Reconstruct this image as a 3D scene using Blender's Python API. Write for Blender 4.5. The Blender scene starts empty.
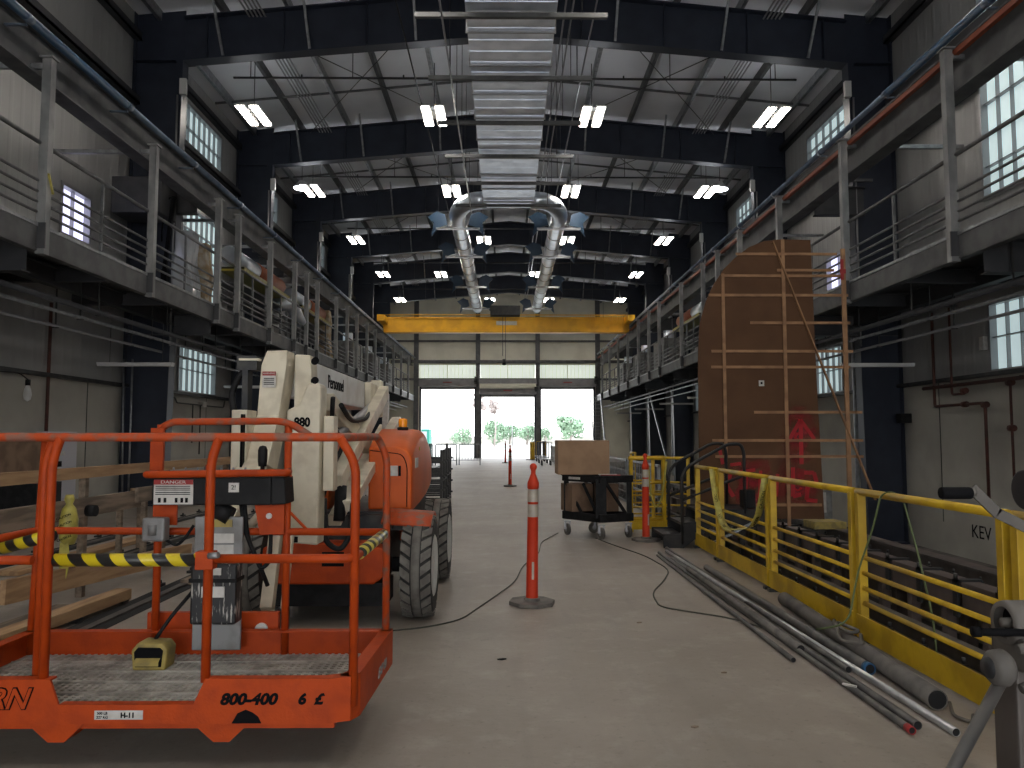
import bpy, bmesh, math, random
from mathutils import Vector, Matrix
random.seed(7)
C = bpy.context.scene.collection
PI = math.pi
V = Vector

# ------------------------------------------------------------------ materials
def new_mat(name):
    m = bpy.data.materials.new(name); m.use_nodes = True
    nt = m.node_tree; b = nt.nodes['Principled BSDF']
    return m, nt, b
def mat(name, col, rough=.6, metal=0., var=None, scale=4., bump=0., bscale=60., spec=None, detail=4., stretch=(1,1,1), lo=.42, hi=.62, coat=0.):
    """plain colour mixed with a second colour by noise (wear, dust)"""
    m, nt, b = new_mat(name)
    b.inputs['Base Color'].default_value = (*col, 1)
    b.inputs['Roughness'].default_value = rough
    b.inputs['Metallic'].default_value = metal
    if spec is not None: b.inputs['Specular IOR Level'].default_value = spec
    if coat: b.inputs['Coat Weight'].default_value = coat
    tc = nt.nodes.new('ShaderNodeTexCoord'); mp = nt.nodes.new('ShaderNodeMapping')
    mp.inputs['Scale'].default_value = stretch
    nt.links.new(tc.outputs['Object'], mp.inputs['Vector'])
    if var:
        n = nt.nodes.new('ShaderNodeTexNoise'); n.inputs['Scale'].default_value = scale; n.inputs['Detail'].default_value = detail
        nt.links.new(mp.outputs[0], n.inputs['Vector'])
        r = nt.nodes.new('ShaderNodeMapRange'); r.inputs[1].default_value = lo; r.inputs[2].default_value = hi
        nt.links.new(n.outputs['Fac'], r.inputs[0])
        x = nt.nodes.new('ShaderNodeMix'); x.data_type = 'RGBA'
        x.inputs[6].default_value = (*col, 1); x.inputs[7].default_value = (*var, 1)
        nt.links.new(r.outputs[0], x.inputs[0]); nt.links.new(x.outputs[2], b.inputs['Base Color'])
    if bump:
        n2 = nt.nodes.new('ShaderNodeTexNoise'); n2.inputs['Scale'].default_value = bscale
        nt.links.new(mp.outputs[0], n2.inputs['Vector'])
        bp = nt.nodes.new('ShaderNodeBump'); bp.inputs['Strength'].default_value = bump; bp.inputs['Distance'].default_value = .01
        nt.links.new(n2.outputs['Fac'], bp.inputs['Height']); nt.links.new(bp.outputs[0], b.inputs['Normal'])
    return m
def emit_mat(name, col, s):
    m, nt, b = new_mat(name)
    b.inputs['Base Color'].default_value = (*[min(1, c) for c in col], 1)
    b.inputs['Emission Color'].default_value = (*col, 1); b.inputs['Emission Strength'].default_value = s
    return m

M = {}
M['orange'] = mat('orange_paint', (.43, .052, .004), .55, 0, (.35, .042, .005), 9, .15, 80, spec=.25)
M['orange_worn'] = mat('orange_paint_worn', (.42, .058, .010), .55, 0, (.22, .10, .07), 14, .2, 60, lo=.48, hi=.62, spec=.3)
M['hood'] = mat('orange_hood', (.62, .105, .010), .42, 0, (.54, .085, .008), 3, spec=.3)
M['cream'] = mat('cream_paint', (.66, .60, .47), .45, 0, (.52, .46, .35), 6, .1, 30)
M['white'] = mat('white_paint', (.75, .76, .76), .35, 0, (.62, .62, .6), 5)
M['black'] = mat('black_plastic', (.007, .007, .008), .6, 0, (.014, .014, .015), 10, spec=.2)
M['splatter'] = mat('black_box_paint_splattered', (.012, .012, .014), .5, 0, (.42, .40, .37), 10, stretch=(5, 5, .8), lo=.56, hi=.64, detail=8)
M['rubber'] = mat('tyre_rubber', (.018, .018, .018), .9, 0, (.04, .038, .035), 8, .3, 80)
M['tread'] = mat('tyre_tread_dust', (.16, .15, .135), .9, 0, (.11, .10, .09), 12)
M['rim'] = mat('rim_white', (.6, .6, .58), .5)
M['darkmetal'] = mat('dark_steel', (.022, .023, .026), .5, .3, (.045, .043, .04), 7)
M['column'] = mat('column_paint', (.020, .025, .040), .45, 0, (.026, .032, .050), 2, spec=.4)
M['galv'] = mat('galvanised', (.33, .345, .36), .42, .75, (.24, .25, .26), 9)
M['post'] = mat('mill_steel_post', (.20, .205, .21), .5, .4, (.32, .32, .32), 3, stretch=(1, 1, .6))
M['rail'] = mat('grey_rail_paint', (.17, .175, .18), .5, .3, (.11, .11, .115), 5)
M['beam'] = mat('grey_beam_primer', (.115, .117, .12), .6, .1, (.075, .077, .08), 3)
M['beamdark'] = mat('dark_beam', (.035, .037, .042), .6, .1, (.05, .05, .055), 3)
M['deckunder'] = mat('steel_deck_underside', (.10, .105, .11), .6, .3, (.07, .07, .075), 2)
M['duct'] = mat('duct_sheet_metal', (.80, .85, .93), .33, .95, (.66, .71, .79), 2.5)
M['bluewrap'] = mat('blue_pipe', (.02, .085, .19), .45, 0, (.03, .11, .22), 3)
M['bluesteel'] = mat('blue_grey_pipe', (.16, .20, .26), .32, .5, (.10, .14, .2), 3)
M['bluewing'] = mat('blue_plastic_wrap', (.012, .04, .085), .45, 0, (.02, .055, .10), 4)
M['yellow'] = mat('yellow_paint', (.60, .385, .015), .45, 0, (.42, .26, .012), 4, .1, 30)
M['crane'] = mat('crane_yellow', (.80, .42, .008), .45, 0, (.66, .33, .008), 2)
M['red'] = mat('delineator_orange', (.52, .042, .014), .55, 0, (.50, .038, .012), 6, spec=.25)
M['reflect'] = mat('reflective_white_tape', (.42, .37, .31), .4, 0, (.33, .29, .24), 12)
M['wood'] = mat('pine_lumber', (.40, .25, .13), .75, 0, (.28, .165, .085), 3, .2, 40, stretch=(6, .6, 6))
M['woodgrey'] = mat('weathered_lumber', (.25, .19, .14), .8, 0, (.13, .10, .075), 3, .2, 40, stretch=(6, .6, 6))
M['batten'] = mat('batten_wood', (.36, .20, .10), .75, 0, (.25, .135, .07), 5)
M['brown'] = mat('brown_hardboard', (.112, .056, .028), .65, 0, (.094, .046, .023), 1.5, spec=.2)
M['card'] = mat('cardboard', (.34, .215, .13), .85, 0, (.28, .175, .105), 4)
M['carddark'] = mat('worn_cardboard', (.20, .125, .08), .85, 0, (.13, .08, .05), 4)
M['spray'] = mat('red_spray_paint', (.36, .012, .018), .7)
M['spraysoft'] = mat('red_spray_haze', (.27, .028, .026), .7)
M['grey_box'] = mat('grey_enclosure', (.24, .24, .24), .5, .2, (.17, .165, .16), 8)
M['panelgrey'] = mat('electrical_panel_grey', (.45, .45, .50), .5)
M['sticker'] = mat('sticker_white', (.55, .53, .50), .5, 0, (.46, .44, .41), 20)
M['ink'] = mat('black_ink', (.005, .005, .006), .7, spec=.08)
M['redink'] = mat('red_ink', (.30, .02, .02), .6)
M['footyellow'] = mat('faded_yellow', (.36, .27, .07), .6, 0, (.22, .17, .06), 12)
M['amber'] = mat('amber_lens', (.95, .32, .01), .25)
M['pipe_dark'] = mat('black_iron_pipe', (.085, .082, .08), .45, .5, (.14, .13, .12), 6)
M['pipe_old'] = mat('dusty_pipe', (.15, .135, .12), .75, .1, (.09, .082, .075), 6)
M['pipe_bright'] = mat('bright_conduit', (.50, .51, .52), .3, .8, (.36, .36, .37), 6)
M['bore'] = mat('pipe_bore', (.006, .006, .007), .9)
M['rust'] = mat('rusty_sprinkler_pipe', (.10, .035, .025), .7, .2, (.06, .028, .024), 5)
M['orangebus'] = mat('orange_conductor_bar', (.26, .058, .022), .5)
M['conduit'] = mat('conduit', (.30, .30, .31), .4, .6)
M['cordgreen'] = mat('green_cord', (.10, .13, .05), .6)
M['cord'] = mat('dark_cord', (.05, .052, .04), .7)
M['trackrail'] = mat('track_steel', (.105, .092, .085), .6, .4, (.07, .06, .055), 5)
M['tracksteel'] = mat('brown_primer_steel', (.15, .115, .105), .65, .1, (.10, .078, .072), 3)
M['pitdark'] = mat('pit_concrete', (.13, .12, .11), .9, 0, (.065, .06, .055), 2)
M['plastic'] = mat('clear_wrap', (.45, .48, .51), .15, 0, (.45, .46, .48), 6, coat=.5)
M['insul'] = mat('orange_brown_duct', (.34, .10, .045), .5, 0, (.25, .075, .04), 3)
M['tan'] = mat('tan_wrap', (.42, .30, .17), .7, 0, (.55, .50, .42), 5)
M['teal'] = mat('teal_box', (.03, .28, .22), .6)
M['leaf'] = mat('leaf', (.24, .36, .24), .9, 0, (.30, .42, .29), 3)
M['bark'] = mat('bark', (.42, .36, .34), .9)
M['rolldoor'] = mat('rolling_door_grey', (.23, .225, .23), .5, .2, (.19, .185, .19), 2)
M['lampbody'] = mat('lamp_housing', (.55, .55, .54), .5)
M['strip_off'] = mat('unlit_strip_light', (.42, .42, .42), .45)
M['lamp'] = emit_mat('lamp_tube_lit', (1, .93, .84), 20)
M['roof_fill'] = emit_mat('added_roof_fill_glow', (.93, .96, 1), 6)  # glow added on the lamp tops to brighten the roof
M['lampdisc'] = emit_mat('lamp_disc_lit', (.88, .92, 1), 10)
M['beaconbase'] = M['black']
M['outside'] = mat('pale_gravel_yard', (.50, .48, .44), .95, 0, (.40, .38, .34), .2)
M['caution'] = mat('caution_tape', (.44, .38, .08), .45, 0, (.30, .26, .06), 14)
M['steelplate'] = mat('stair_black_steel', (.015, .015, .017), .55, .1, (.03, .028, .027), 6, spec=.3)

def window_mat(name, col, s):
    m, nt, b = new_mat(name)
    b.inputs['Base Color'].default_value = (*col, 1); b.inputs['Roughness'].default_value = .4
    tc = nt.nodes.new('ShaderNodeTexCoord'); n = nt.nodes.new('ShaderNodeTexNoise'); n.inputs['Scale'].default_value = .8
    nt.links.new(tc.outputs['Object'], n.inputs['Vector'])
    r = nt.nodes.new('ShaderNodeMapRange'); r.inputs[3].default_value = s*.85; r.inputs[4].default_value = s*1.1
    nt.links.new(n.outputs['Fac'], r.inputs[0]); nt.links.new(r.outputs[0], b.inputs['Emission Strength'])
    b.inputs['Emission Color'].default_value = (*col, 1)
    return m
M['glass'] = window_mat('translucent_panel_daylight', (.66, .82, .84), .36)
M['glassfar'] = window_mat('translucent_panel_cream_daylight', (.80, .88, .80), .36)
M['glassviolet'] = window_mat('clear_window_daylight', (.72, .72, 1.0), .85)

def floor_mat():
    m, nt, b = new_mat('dusty_concrete_floor')
    g = nt.nodes.new('ShaderNodeNewGeometry')
    def noise(s, d=6, rough=.6, vec=None):
        n = nt.nodes.new('ShaderNodeTexNoise'); n.inputs['Scale'].default_value = s; n.inputs['Detail'].default_value = d
        n.inputs['Roughness'].default_value = rough
        nt.links.new(vec or g.outputs['Position'], n.inputs['Vector']); return n.outputs['Fac']
    def rng(src, a, c, lo=0., hi=1.):
        r = nt.nodes.new('ShaderNodeMapRange'); r.inputs[1].default_value = a; r.inputs[2].default_value = c
        r.inputs[3].default_value = lo; r.inputs[4].default_value = hi
        nt.links.new(src, r.inputs[0]); return r.outputs[0]
    def mix(f, a, c):
        x = nt.nodes.new('ShaderNodeMix'); x.data_type = 'RGBA'
        nt.links.new(f, x.inputs[0])
        for i, s in ((6, a), (7, c)):
            if isinstance(s, tuple): x.inputs[i].default_value = (*s, 1)
            else: nt.links.new(s, x.inputs[i])
        return x.outputs[2]
    c = mix(rng(noise(.7), .35, .65), (.215, .182, .150), (.285, .248, .212))
    c = mix(rng(noise(3.2, 8, .7), .52, .70, 0, .55), c, (.36, .33, .29))
    c = mix(rng(noise(5.5, 8, .75), .58, .74, 0, .6), c, (.12, .10, .085))
    c = mix(rng(noise(28, 3), .62, .74, 0, .45), c, (.08, .07, .06))
    mp = nt.nodes.new('ShaderNodeMapping'); mp.inputs['Scale'].default_value = (5, .35, 1); mp.inputs['Rotation'].default_value = (0, 0, .25)
    nt.links.new(g.outputs['Position'], mp.inputs['Vector'])
    c = mix(rng(noise(1.0, 4, .6, mp.outputs[0]), .5, .72, 0, .3), c, (.15, .135, .12))
    nt.links.new(c, b.inputs['Base Color'])
    b.inputs['Roughness'].default_value = .5; b.inputs['Specular IOR Level'].default_value = .55
    bp = nt.nodes.new('ShaderNodeBump'); bp.inputs['Strength'].default_value = .25; bp.inputs['Distance'].default_value = .01
    nt.links.new(noise(18, 6), bp.inputs['Height']); nt.links.new(bp.outputs[0], b.inputs['Normal'])
    return m
M['floor'] = floor_mat()

def ribbed(name, col, col2, period, axis='Y', strength=.35, dist=.015, rough=.5):
    """sheet with ribs: bump across one axis"""
    m, nt, b = new_mat(name)
    g = nt.nodes.new('ShaderNodeNewGeometry'); s = nt.nodes.new('ShaderNodeSeparateXYZ'); nt.links.new(g.outputs['Position'], s.inputs[0])
    a = nt.nodes.new('ShaderNodeMath'); a.operation = 'MULTIPLY'; a.inputs[1].default_value = 2*PI/period; nt.links.new(s.outputs[axis], a.inputs[0])
    w = nt.nodes.new('ShaderNodeMath'); w.operation = 'SINE'; nt.links.new(a.outputs[0], w.inputs[0])
    r = nt.nodes.new('ShaderNodeMapRange'); r.inputs[1].default_value = .3; r.inputs[2].default_value = .9; nt.links.new(w.outputs[0], r.inputs[0])
    bp = nt.nodes.new('ShaderNodeBump'); bp.inputs['Strength'].default_value = strength; bp.inputs['Distance'].default_value = dist
    nt.links.new(r.outputs[0], bp.inputs['Height']); nt.links.new(bp.outputs[0], b.inputs['Normal'])
    n = nt.nodes.new('ShaderNodeTexNoise'); n.inputs['Scale'].default_value = .6; n.inputs['Detail'].default_value = 5
    nt.links.new(g.outputs['Position'], n.inputs['Vector'])
    q = nt.nodes.new('ShaderNodeMapRange'); q.inputs[1].default_value = .4; q.inputs[2].default_value = .62; nt.links.new(n.outputs['Fac'], q.inputs[0])
    x = nt.nodes.new('ShaderNodeMix'); x.data_type = 'RGBA'; x.inputs[6].default_value = (*col, 1); x.inputs[7].default_value = (*col2, 1)
    nt.links.new(q.outputs[0], x.inputs[0]); nt.links.new(x.outputs[2], b.inputs['Base Color'])
    b.inputs['Roughness'].default_value = rough
    return m
M['wallrib'] = ribbed('ribbed_liner_sheet', (.34, .34, .335), (.28, .28, .278), .3)
M['wallconc'] = mat('precast_wall_panel', (.38, .365, .325), .75, 0, (.31, .295, .265), .8)
M['insulroof'] = mat('roof_insulation_facing', (.72, .73, .76), .55, 0, (.62, .63, .66), .6, .3, 3)
M['endpanel'] = mat('end_wall_cream_panel', (.80, .78, .66), .6, 0, (.70, .68, .57), .8)

def stripes_mat(name, a, c, period, ang=.8, axis='X'):
    """hazard tape: diagonal bands in local coordinates"""
    m, nt, b = new_mat(name)
    tc = nt.nodes.new('ShaderNodeTexCoord'); s = nt.nodes.new('ShaderNodeSeparateXYZ'); nt.links.new(tc.outputs['Object'], s.inputs[0])
    z = nt.nodes.new('ShaderNodeMath'); z.operation = 'MULTIPLY'; z.inputs[1].default_value = ang; nt.links.new(s.outputs['Z'], z.inputs[0])
    d = nt.nodes.new('ShaderNodeMath'); d.operation = 'ADD'; nt.links.new(s.outputs[axis], d.inputs[0]); nt.links.new(z.outputs[0], d.inputs[1])
    f = nt.nodes.new('ShaderNodeMath'); f.operation = 'PINGPONG'; f.inputs[1].default_value = period; nt.links.new(d.outputs[0], f.inputs[0])
    g = nt.nodes.new('ShaderNodeMath'); g.operation = 'GREATER_THAN'; g.inputs[1].default_value = period*.5; nt.links.new(f.outputs[0], g.inputs[0])
    x = nt.nodes.new('ShaderNodeMix'); x.data_type = 'RGBA'; x.inputs[6].default_value = (*a, 1); x.inputs[7].default_value = (*c, 1)
    nt.links.new(g.outputs[0], x.inputs[0]); nt.links.new(x.outputs[2], b.inputs['Base Color'])
    b.inputs['Roughness'].default_value = .35
    return m
M['hazard'] = stripes_mat('hazard_tape', (.62, .48, .015), (.015, .015, .015), .062)
M['hazardy'] = stripes_mat('hazard_tape_lengthwise', (.55, .46, .08), (.03, .03, .02), .06, .9, 'Y')

# ------------------------------------------------------------------ mesh builder
class MB:
    def __init__(s): s.v = []; s.f = []; s.sm = []; s.pr = []
    def add(s, vs, fs, smooth=False):
        s.pr.append((list(vs), list(fs), smooth))
        n = len(s.v); s.v += [V(p) for p in vs]; s.f += [tuple(i+n for i in f) for f in fs]
        s.sm += smooth if isinstance(smooth, list) else [smooth]*len(fs); return s
    def box(s, x0, x1, y0, y1, z0, z1):
        x0, x1 = min(x0, x1), max(x0, x1); y0, y1 = min(y0, y1), max(y0, y1); z0, z1 = min(z0, z1), max(z0, z1)
        return s.add([(x0,y0,z0),(x1,y0,z0),(x1,y1,z0),(x0,y1,z0),(x0,y0,z1),(x1,y0,z1),(x1,y1,z1),(x0,y1,z1)],
                     [(0,3,2,1),(4,5,6,7),(0,1,5,4),(1,2,6,5),(2,3,7,6),(3,0,4,7)])
    def frame(s, p, q, up=(0,0,1)):
        d = (V(q)-V(p)).normalized(); u = V(up)
        if abs(d.dot(u)) > .99: u = V((0,1,0)) if abs(d.y) < .9 else V((1,0,0))
        a = d.cross(u).normalized(); return d, a, a.cross(d).normalized()
    def bar(s, p, q, w, h=None, up=(0,0,1)):
        h = h or w; p = V(p); q = V(q); d, a, u = s.frame(p, q, up); r = []
        for c in (p, q):
            for i, j in ((-1,-1),(1,-1),(1,1),(-1,1)): r.append(c+a*i*w/2+u*j*h/2)
        return s.add(r, [(3,2,1,0),(4,5,6,7),(0,1,5,4),(1,2,6,5),(2,3,7,6),(3,0,4,7)])
    def cyl(s, p, q, r, n=12, r2=None, caps=True):
        p = V(p); q = V(q); r2 = r if r2 is None else r2; d, a, u = s.frame(p, q); vs = []
        for c, rr in ((p, r), (q, r2)):
            for k in range(n):
                t = 2*PI*k/n; vs.append(c+a*math.cos(t)*rr+u*math.sin(t)*rr)
        fs = [(k, (k+1) % n, n+(k+1) % n, n+k) for k in range(n)]; sm = [True]*n
        if caps: fs += [tuple(range(n-1,-1,-1)), tuple(range(n, 2*n))]; sm += [False]*2
        return s.add(vs, fs, sm)
    def pipe(s, p, q, ro, ri, n=16):
        """open ended hollow pipe"""
        p = V(p); q = V(q); d, a, u = s.frame(p, q); vs = []
        for c, rr in ((p, ro), (q, ro), (p, ri), (q, ri)):
            for k in range(n):
                t = 2*PI*k/n; vs.append(c+a*math.cos(t)*rr+u*math.sin(t)*rr)
        R = range(n)
        return s.add(vs, [(k,(k+1)%n,n+(k+1)%n,n+k) for k in R]+[(2*n+(k+1)%n,2*n+k,3*n+k,3*n+(k+1)%n) for k in R]+
                     [((k+1)%n,k,2*n+k,2*n+(k+1)%n) for k in R]+[(n+k,n+(k+1)%n,3*n+(k+1)%n,3*n+k) for k in R], [True]*(2*n)+[False]*(2*n))
    def tube(s, path, r, n=8, caps=True):
        P = [V(p) for p in path]; vs = []; up = V((0,0,1)); pa = None
        for i, c in enumerate(P):
            d = (P[min(i+1, len(P)-1)]-P[max(i-1, 0)]).normalized()
            if pa is None:
                u0 = V((0,0,1)) if abs(d.z) < .9 else V((1,0,0)); a = d.cross(u0).normalized()
            else: a = (pa-d*pa.dot(d)).normalized()
            pa = a; u = a.cross(d)
            for k in range(n):
                t = 2*PI*k/n; vs.append(c+a*math.cos(t)*r+u*math.sin(t)*r)
        fs = [(i*n+k, i*n+(k+1)%n, (i+1)*n+(k+1)%n, (i+1)*n+k) for i in range(len(P)-1) for k in range(n)]; sm = [True]*len(fs)
        if caps: fs += [tuple(range(n-1,-1,-1)), tuple(range((len(P)-1)*n, len(P)*n))]; sm += [False]*2
        return s.add(vs, fs, sm)
    def prism(s, poly, a, b, axis='Y'):
        """poly in the plane perpendicular to axis: Y -> (x,z); X -> (y,z); Z -> (x,y)"""
        def P(t, c): return {'Y': (t[0], c, t[1]), 'X': (c, t[0], t[1]), 'Z': (t[0], t[1], c)}[axis]
        n = len(poly); vs = [P(t, a) for t in poly]+[P(t, b) for t in poly]
        return s.add(vs, [tuple(range(n-1,-1,-1)), tuple(range(n, 2*n))]+[(k,(k+1)%n,n+(k+1)%n,n+k) for k in range(n)])
    def lathe(s, prof, c=(0,0,0), n=20, axis='Z'):
        c = V(c); vs = []
        for r, h in prof:
            for k in range(n):
                t = 2*PI*k/n; a, b = r*math.cos(t), r*math.sin(t)
                vs.append(c+(V((a, b, h)) if axis == 'Z' else V((h, a, b)) if axis == 'X' else V((a, h, b))))
        return s.add(vs, [(i*n+k, i*n+(k+1)%n, (i+1)*n+(k+1)%n, (i+1)*n+k) for i in range(len(prof)-1) for k in range(n)], True)
    def ibeam(s, p, q, depth, flange, tf=.02, tw=.015, up=(0,0,1)):
        """I section, depth along up"""
        p = V(p); q = V(q); d, a, u = s.frame(p, q, up)
        s.bar(p, q, tw, depth, up)
        for k in (-1, 1): s.bar(p+u*k*(depth/2-tf/2), q+u*k*(depth/2-tf/2), flange, tf, up)
        return s
    def each(s, name, m, parent, per=1, bevel=0.):
        """one part for every run of `per` primitives"""
        out = []
        for i in range(0, len(s.pr), per):
            b = MB()
            for p in s.pr[i:i+per]: b.add(*p)
            out.append(b.build(name, m, parent, bevel))
        return out
    def build(s, name, m, parent=None, bevel=0., loc=None):
        me = bpy.data.meshes.new(name)
        root = parent
        while root is not None and root.parent is not None: root = root.parent
        if root is not None: off = V(root.location)
        elif loc is not None: off = V(loc)
        else:
            xs = [p.x for p in s.v]; ys = [p.y for p in s.v]; zs = [p.z for p in s.v]
            off = V(((min(xs)+max(xs))/2, (min(ys)+max(ys))/2, min(zs)))
        bm = bmesh.new(); bv = [bm.verts.new(p-off) for p in s.v]
        for f, sm in zip(s.f, s.sm):
            try: fc = bm.faces.new([bv[i] for i in f]); fc.smooth = sm
            except ValueError: pass
        bmesh.ops.recalc_face_normals(bm, faces=bm.faces)
        bm.to_mesh(me); bm.free()
        me.materials.append(M[m] if isinstance(m, str) else m)
        o = bpy.data.objects.new(name, me); C.objects.link(o)
        if parent is not None: o.parent = parent
        else: o.location = off
        if bevel:
            b = o.modifiers.new('bevel', 'BEVEL'); b.width = bevel; b.segments = 2; b.limit_method = 'ANGLE'; b.angle_limit = .6
        return o
def bend(pts, r=.08, k=5):
    """round the inner corners of a polyline"""
    P = [V(p) for p in pts]; out = [P[0]]
    for i in range(1, len(P)-1):
        a = (P[i-1]-P[i]); b = (P[i+1]-P[i]); rr = min(r, a.length*.45, b.length*.45)
        p0 = P[i]+a.normalized()*rr; p1 = P[i]+b.normalized()*rr
        for j in range(k+1):
            t = j/k; out.append(p0*(1-t)**2+P[i]*2*t*(1-t)+p1*t*t)
    out.append(P[-1]); return out
def tag(o, label=None, cat=None, group=None, kind=None):
    if label: o['label'] = label
    if cat: o['category'] = cat
    if group: o['group'] = group
    if kind: o['kind'] = kind
    return o
def thing(name, loc, label, cat, group=None):
    o = bpy.data.objects.new(name, None); o.empty_display_size = .2; C.objects.link(o); o.location = loc
    return tag(o, label, cat, group)
def dup(o, loc=None, rz=None, label=None, group=None, parent=None):
    c = o.copy(); C.objects.link(c)
    if parent is not None: c.parent = parent
    for ch in list(o.children): dup(ch, parent=c)
    if loc is not None: c.location = loc
    if rz is not None: c.rotation_euler = (0, 0, rz)
    if label: c['label'] = label
    if group: c['group'] = group
    return c
def struct(o): o['kind'] = 'structure'; return o
def text_mesh(body, size, loc, right, up, m, name, parent, shear=0., bold=0., depth=.0015, squash=1.):
    """letters as thin raised mesh; right/up are world directions"""
    cu = bpy.data.curves.new('t', 'FONT'); cu.body = body; cu.size = size; cu.align_x = 'CENTER'; cu.align_y = 'CENTER'
    cu.extrude = depth; cu.offset = bold; cu.shear = shear; cu.resolution_u = 3
    t = bpy.data.objects.new('t', cu); C.objects.link(t)
    dg = bpy.context.evaluated_depsgraph_get(); dg.update()
    me = bpy.data.meshes.new_from_object(t.evaluated_get(dg)); bpy.data.objects.remove(t)
    r = V(right).normalized(); u = V(up).normalized(); n = r.cross(u)
    mb = MB(); L = V(loc)
    mb.add([L+r*v.co.x*squash+u*v.co.y+n*v.co.z for v in me.vertices], [tuple(p.vertices) for p in me.polygons])
    bpy.data.meshes.remove(me)
    return mb.build(name, m, parent)
ORD = ['nearest', 'second nearest', 'third nearest', 'fourth nearest', 'fifth nearest', 'sixth nearest', 'seventh nearest', 'eighth nearest', 'ninth nearest', 'tenth nearest',
       'eleventh nearest', 'twelfth nearest', 'thirteenth nearest', 'fourteenth nearest', 'fifteenth nearest', 'sixteenth nearest', 'seventeenth nearest', 'eighteenth nearest']

# ------------------------------------------------------------------ dimensions (metres; camera stands at the origin looking along +Y)
XL, XR = -8.2, 8.6            # side walls
YB, YE = -7.0, 54.0           # rear and end wall
XC = .22
FR = [-2.6, 3.9, 10.3, 16.8, 23.4, 29.6, 35.6, 41.6, 47.6]   # frames
EAVE, RIDGE = 10.85, 11.65    # underside of the roof
def roofz(x): return RIDGE-(RIDGE-EAVE)*abs(x-XC)/8.4
MXL, MXR = -6.25, 6.32        # mezzanine edges
DT, DB = 4.30, 3.95           # deck top and bottom of edge beam

# ------------------------------------------------------------------ floor, pit, outside
f = MB(); f.box(XL, 2.72, YB, YE, -.3, 0); f.box(5.25, 5.45, 0, 46, -.82, -.30)
struct(f.build('floor', 'floor', loc=(0, 0, 0)))
f = MB(); f.box(2.72, XR, YB, 0, -.3, 0); f.box(2.72, XR, 46, YE, -.3, 0)
struct(f.build('floor', 'floor', loc=(0, 0, 0)))
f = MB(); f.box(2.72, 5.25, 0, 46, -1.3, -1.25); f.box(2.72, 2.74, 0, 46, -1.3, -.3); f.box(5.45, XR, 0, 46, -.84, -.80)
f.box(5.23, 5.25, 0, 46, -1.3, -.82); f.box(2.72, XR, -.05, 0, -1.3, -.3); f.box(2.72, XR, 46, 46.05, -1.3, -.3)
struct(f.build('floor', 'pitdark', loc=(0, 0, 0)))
f = MB(); f.box(-150, 150, YE, 320, -.32, -.02)
o = f.build('yard_ground', 'outside', loc=(0, 54, 0)); o['kind'] = 'structure'

# ------------------------------------------------------------------ side walls with window openings
def side_wall(side, X, out, lower, wins):
    s = 1 if out > X else -1
    zlow = 2.52
    ys = sorted(set([YB, YE]+[y for w in wins for y in (w[0], w[1])]))
    rib = MB(); con = MB()
    for a, b in zip(ys[:-1], ys[1:]):
        cuts = sorted([(w[2], w[3]) for w in wins if w[0] <= a+.001 and w[1] >= b-.001])
        z = zlow
        con.box(X, out, a, b, lower, zlow)
        for c0, c1 in cuts:
            if c0 > z: rib.box(X, out, a, b, z, c0)
            z = c1
        rib.box(X, out, a, b, z, 11.2)
    w = struct(rib.build('wall_'+side, 'wallrib', loc=(X, YB, 0)))
    con.build('precast_panel', 'wallconc', w)
    # vertical joints in precast, girts on the sheet wall
    j = MB(); d = -s
    y = YB+1
    while y < YE:
        j.box(X+d*.004, X, y, y+.025, max(lower, -.2), zlow); y += 3.05
    j.each('panel_joint', 'darkmetal', w)
    g = MB()
    g.box(X+d*.12, X, YB, YE, zlow, zlow+.07)
    g.build('sill_angle', 'darkmetal', w)
    for z in (7.75, 8.75, 10.2):
        g = MB(); yy = sorted([YB]+[q for wq in wins if wq[2] < z < wq[3] for q in wq[:2]]+[YE])
        for a, b in zip(yy[0::2], yy[1::2]): g.box(X+d*.16, X, a, b, z, z+.05); g.box(X+d*.16, X+d*.14, a, b, z, z+.18)
        g.build('girt', 'beamdark', w)
    return w
bayw = lambda f0: (f0+2.7, f0+5.25)
winsL, winsR = [], []
for f0 in (16.8, 29.6, 41.6):
    a, b = (f0+2.75, f0+5.25)
    winsL += [(a, b, 5.15, 7.45), (a, b, 8.9, 10.05), (a, b, 2.6, 3.8)]
for f0 in (23.4, 35.6): winsL += [(f0+1.6, f0+4.2, 8.9, 10.05)]
winsL += [(14.2, 15.2, 5.2, 6.15), (8.3, 9.8, 5.6, 7.2)]
for f0 in (10.3,): 
    winsR += [(11.0, 13.65, 5.7, 8.0), (11.0, 13.65, 8.75, 10.0), (11.0, 13.65, 2.6, 3.82)]
for f0 in (16.8, 29.6, 41.6): winsR += [(f0+2.9, f0+5.4, 2.6, 3.82)]
winsR += [(19.3, 20.5, 5.2, 6.2), (18.3, 21.6, 9.1, 9.9), (25.2, 28.4, 9.1, 9.9), (26.2, 28.4, 5.2, 7.2), (38.3, 40.8, 5.2, 7.2)]
wl = side_wall('left', XL, XL-.3, -.3, winsL)
wr = side_wall('right', XR, XR+.3, -.84, winsR)
wn = 0
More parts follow.
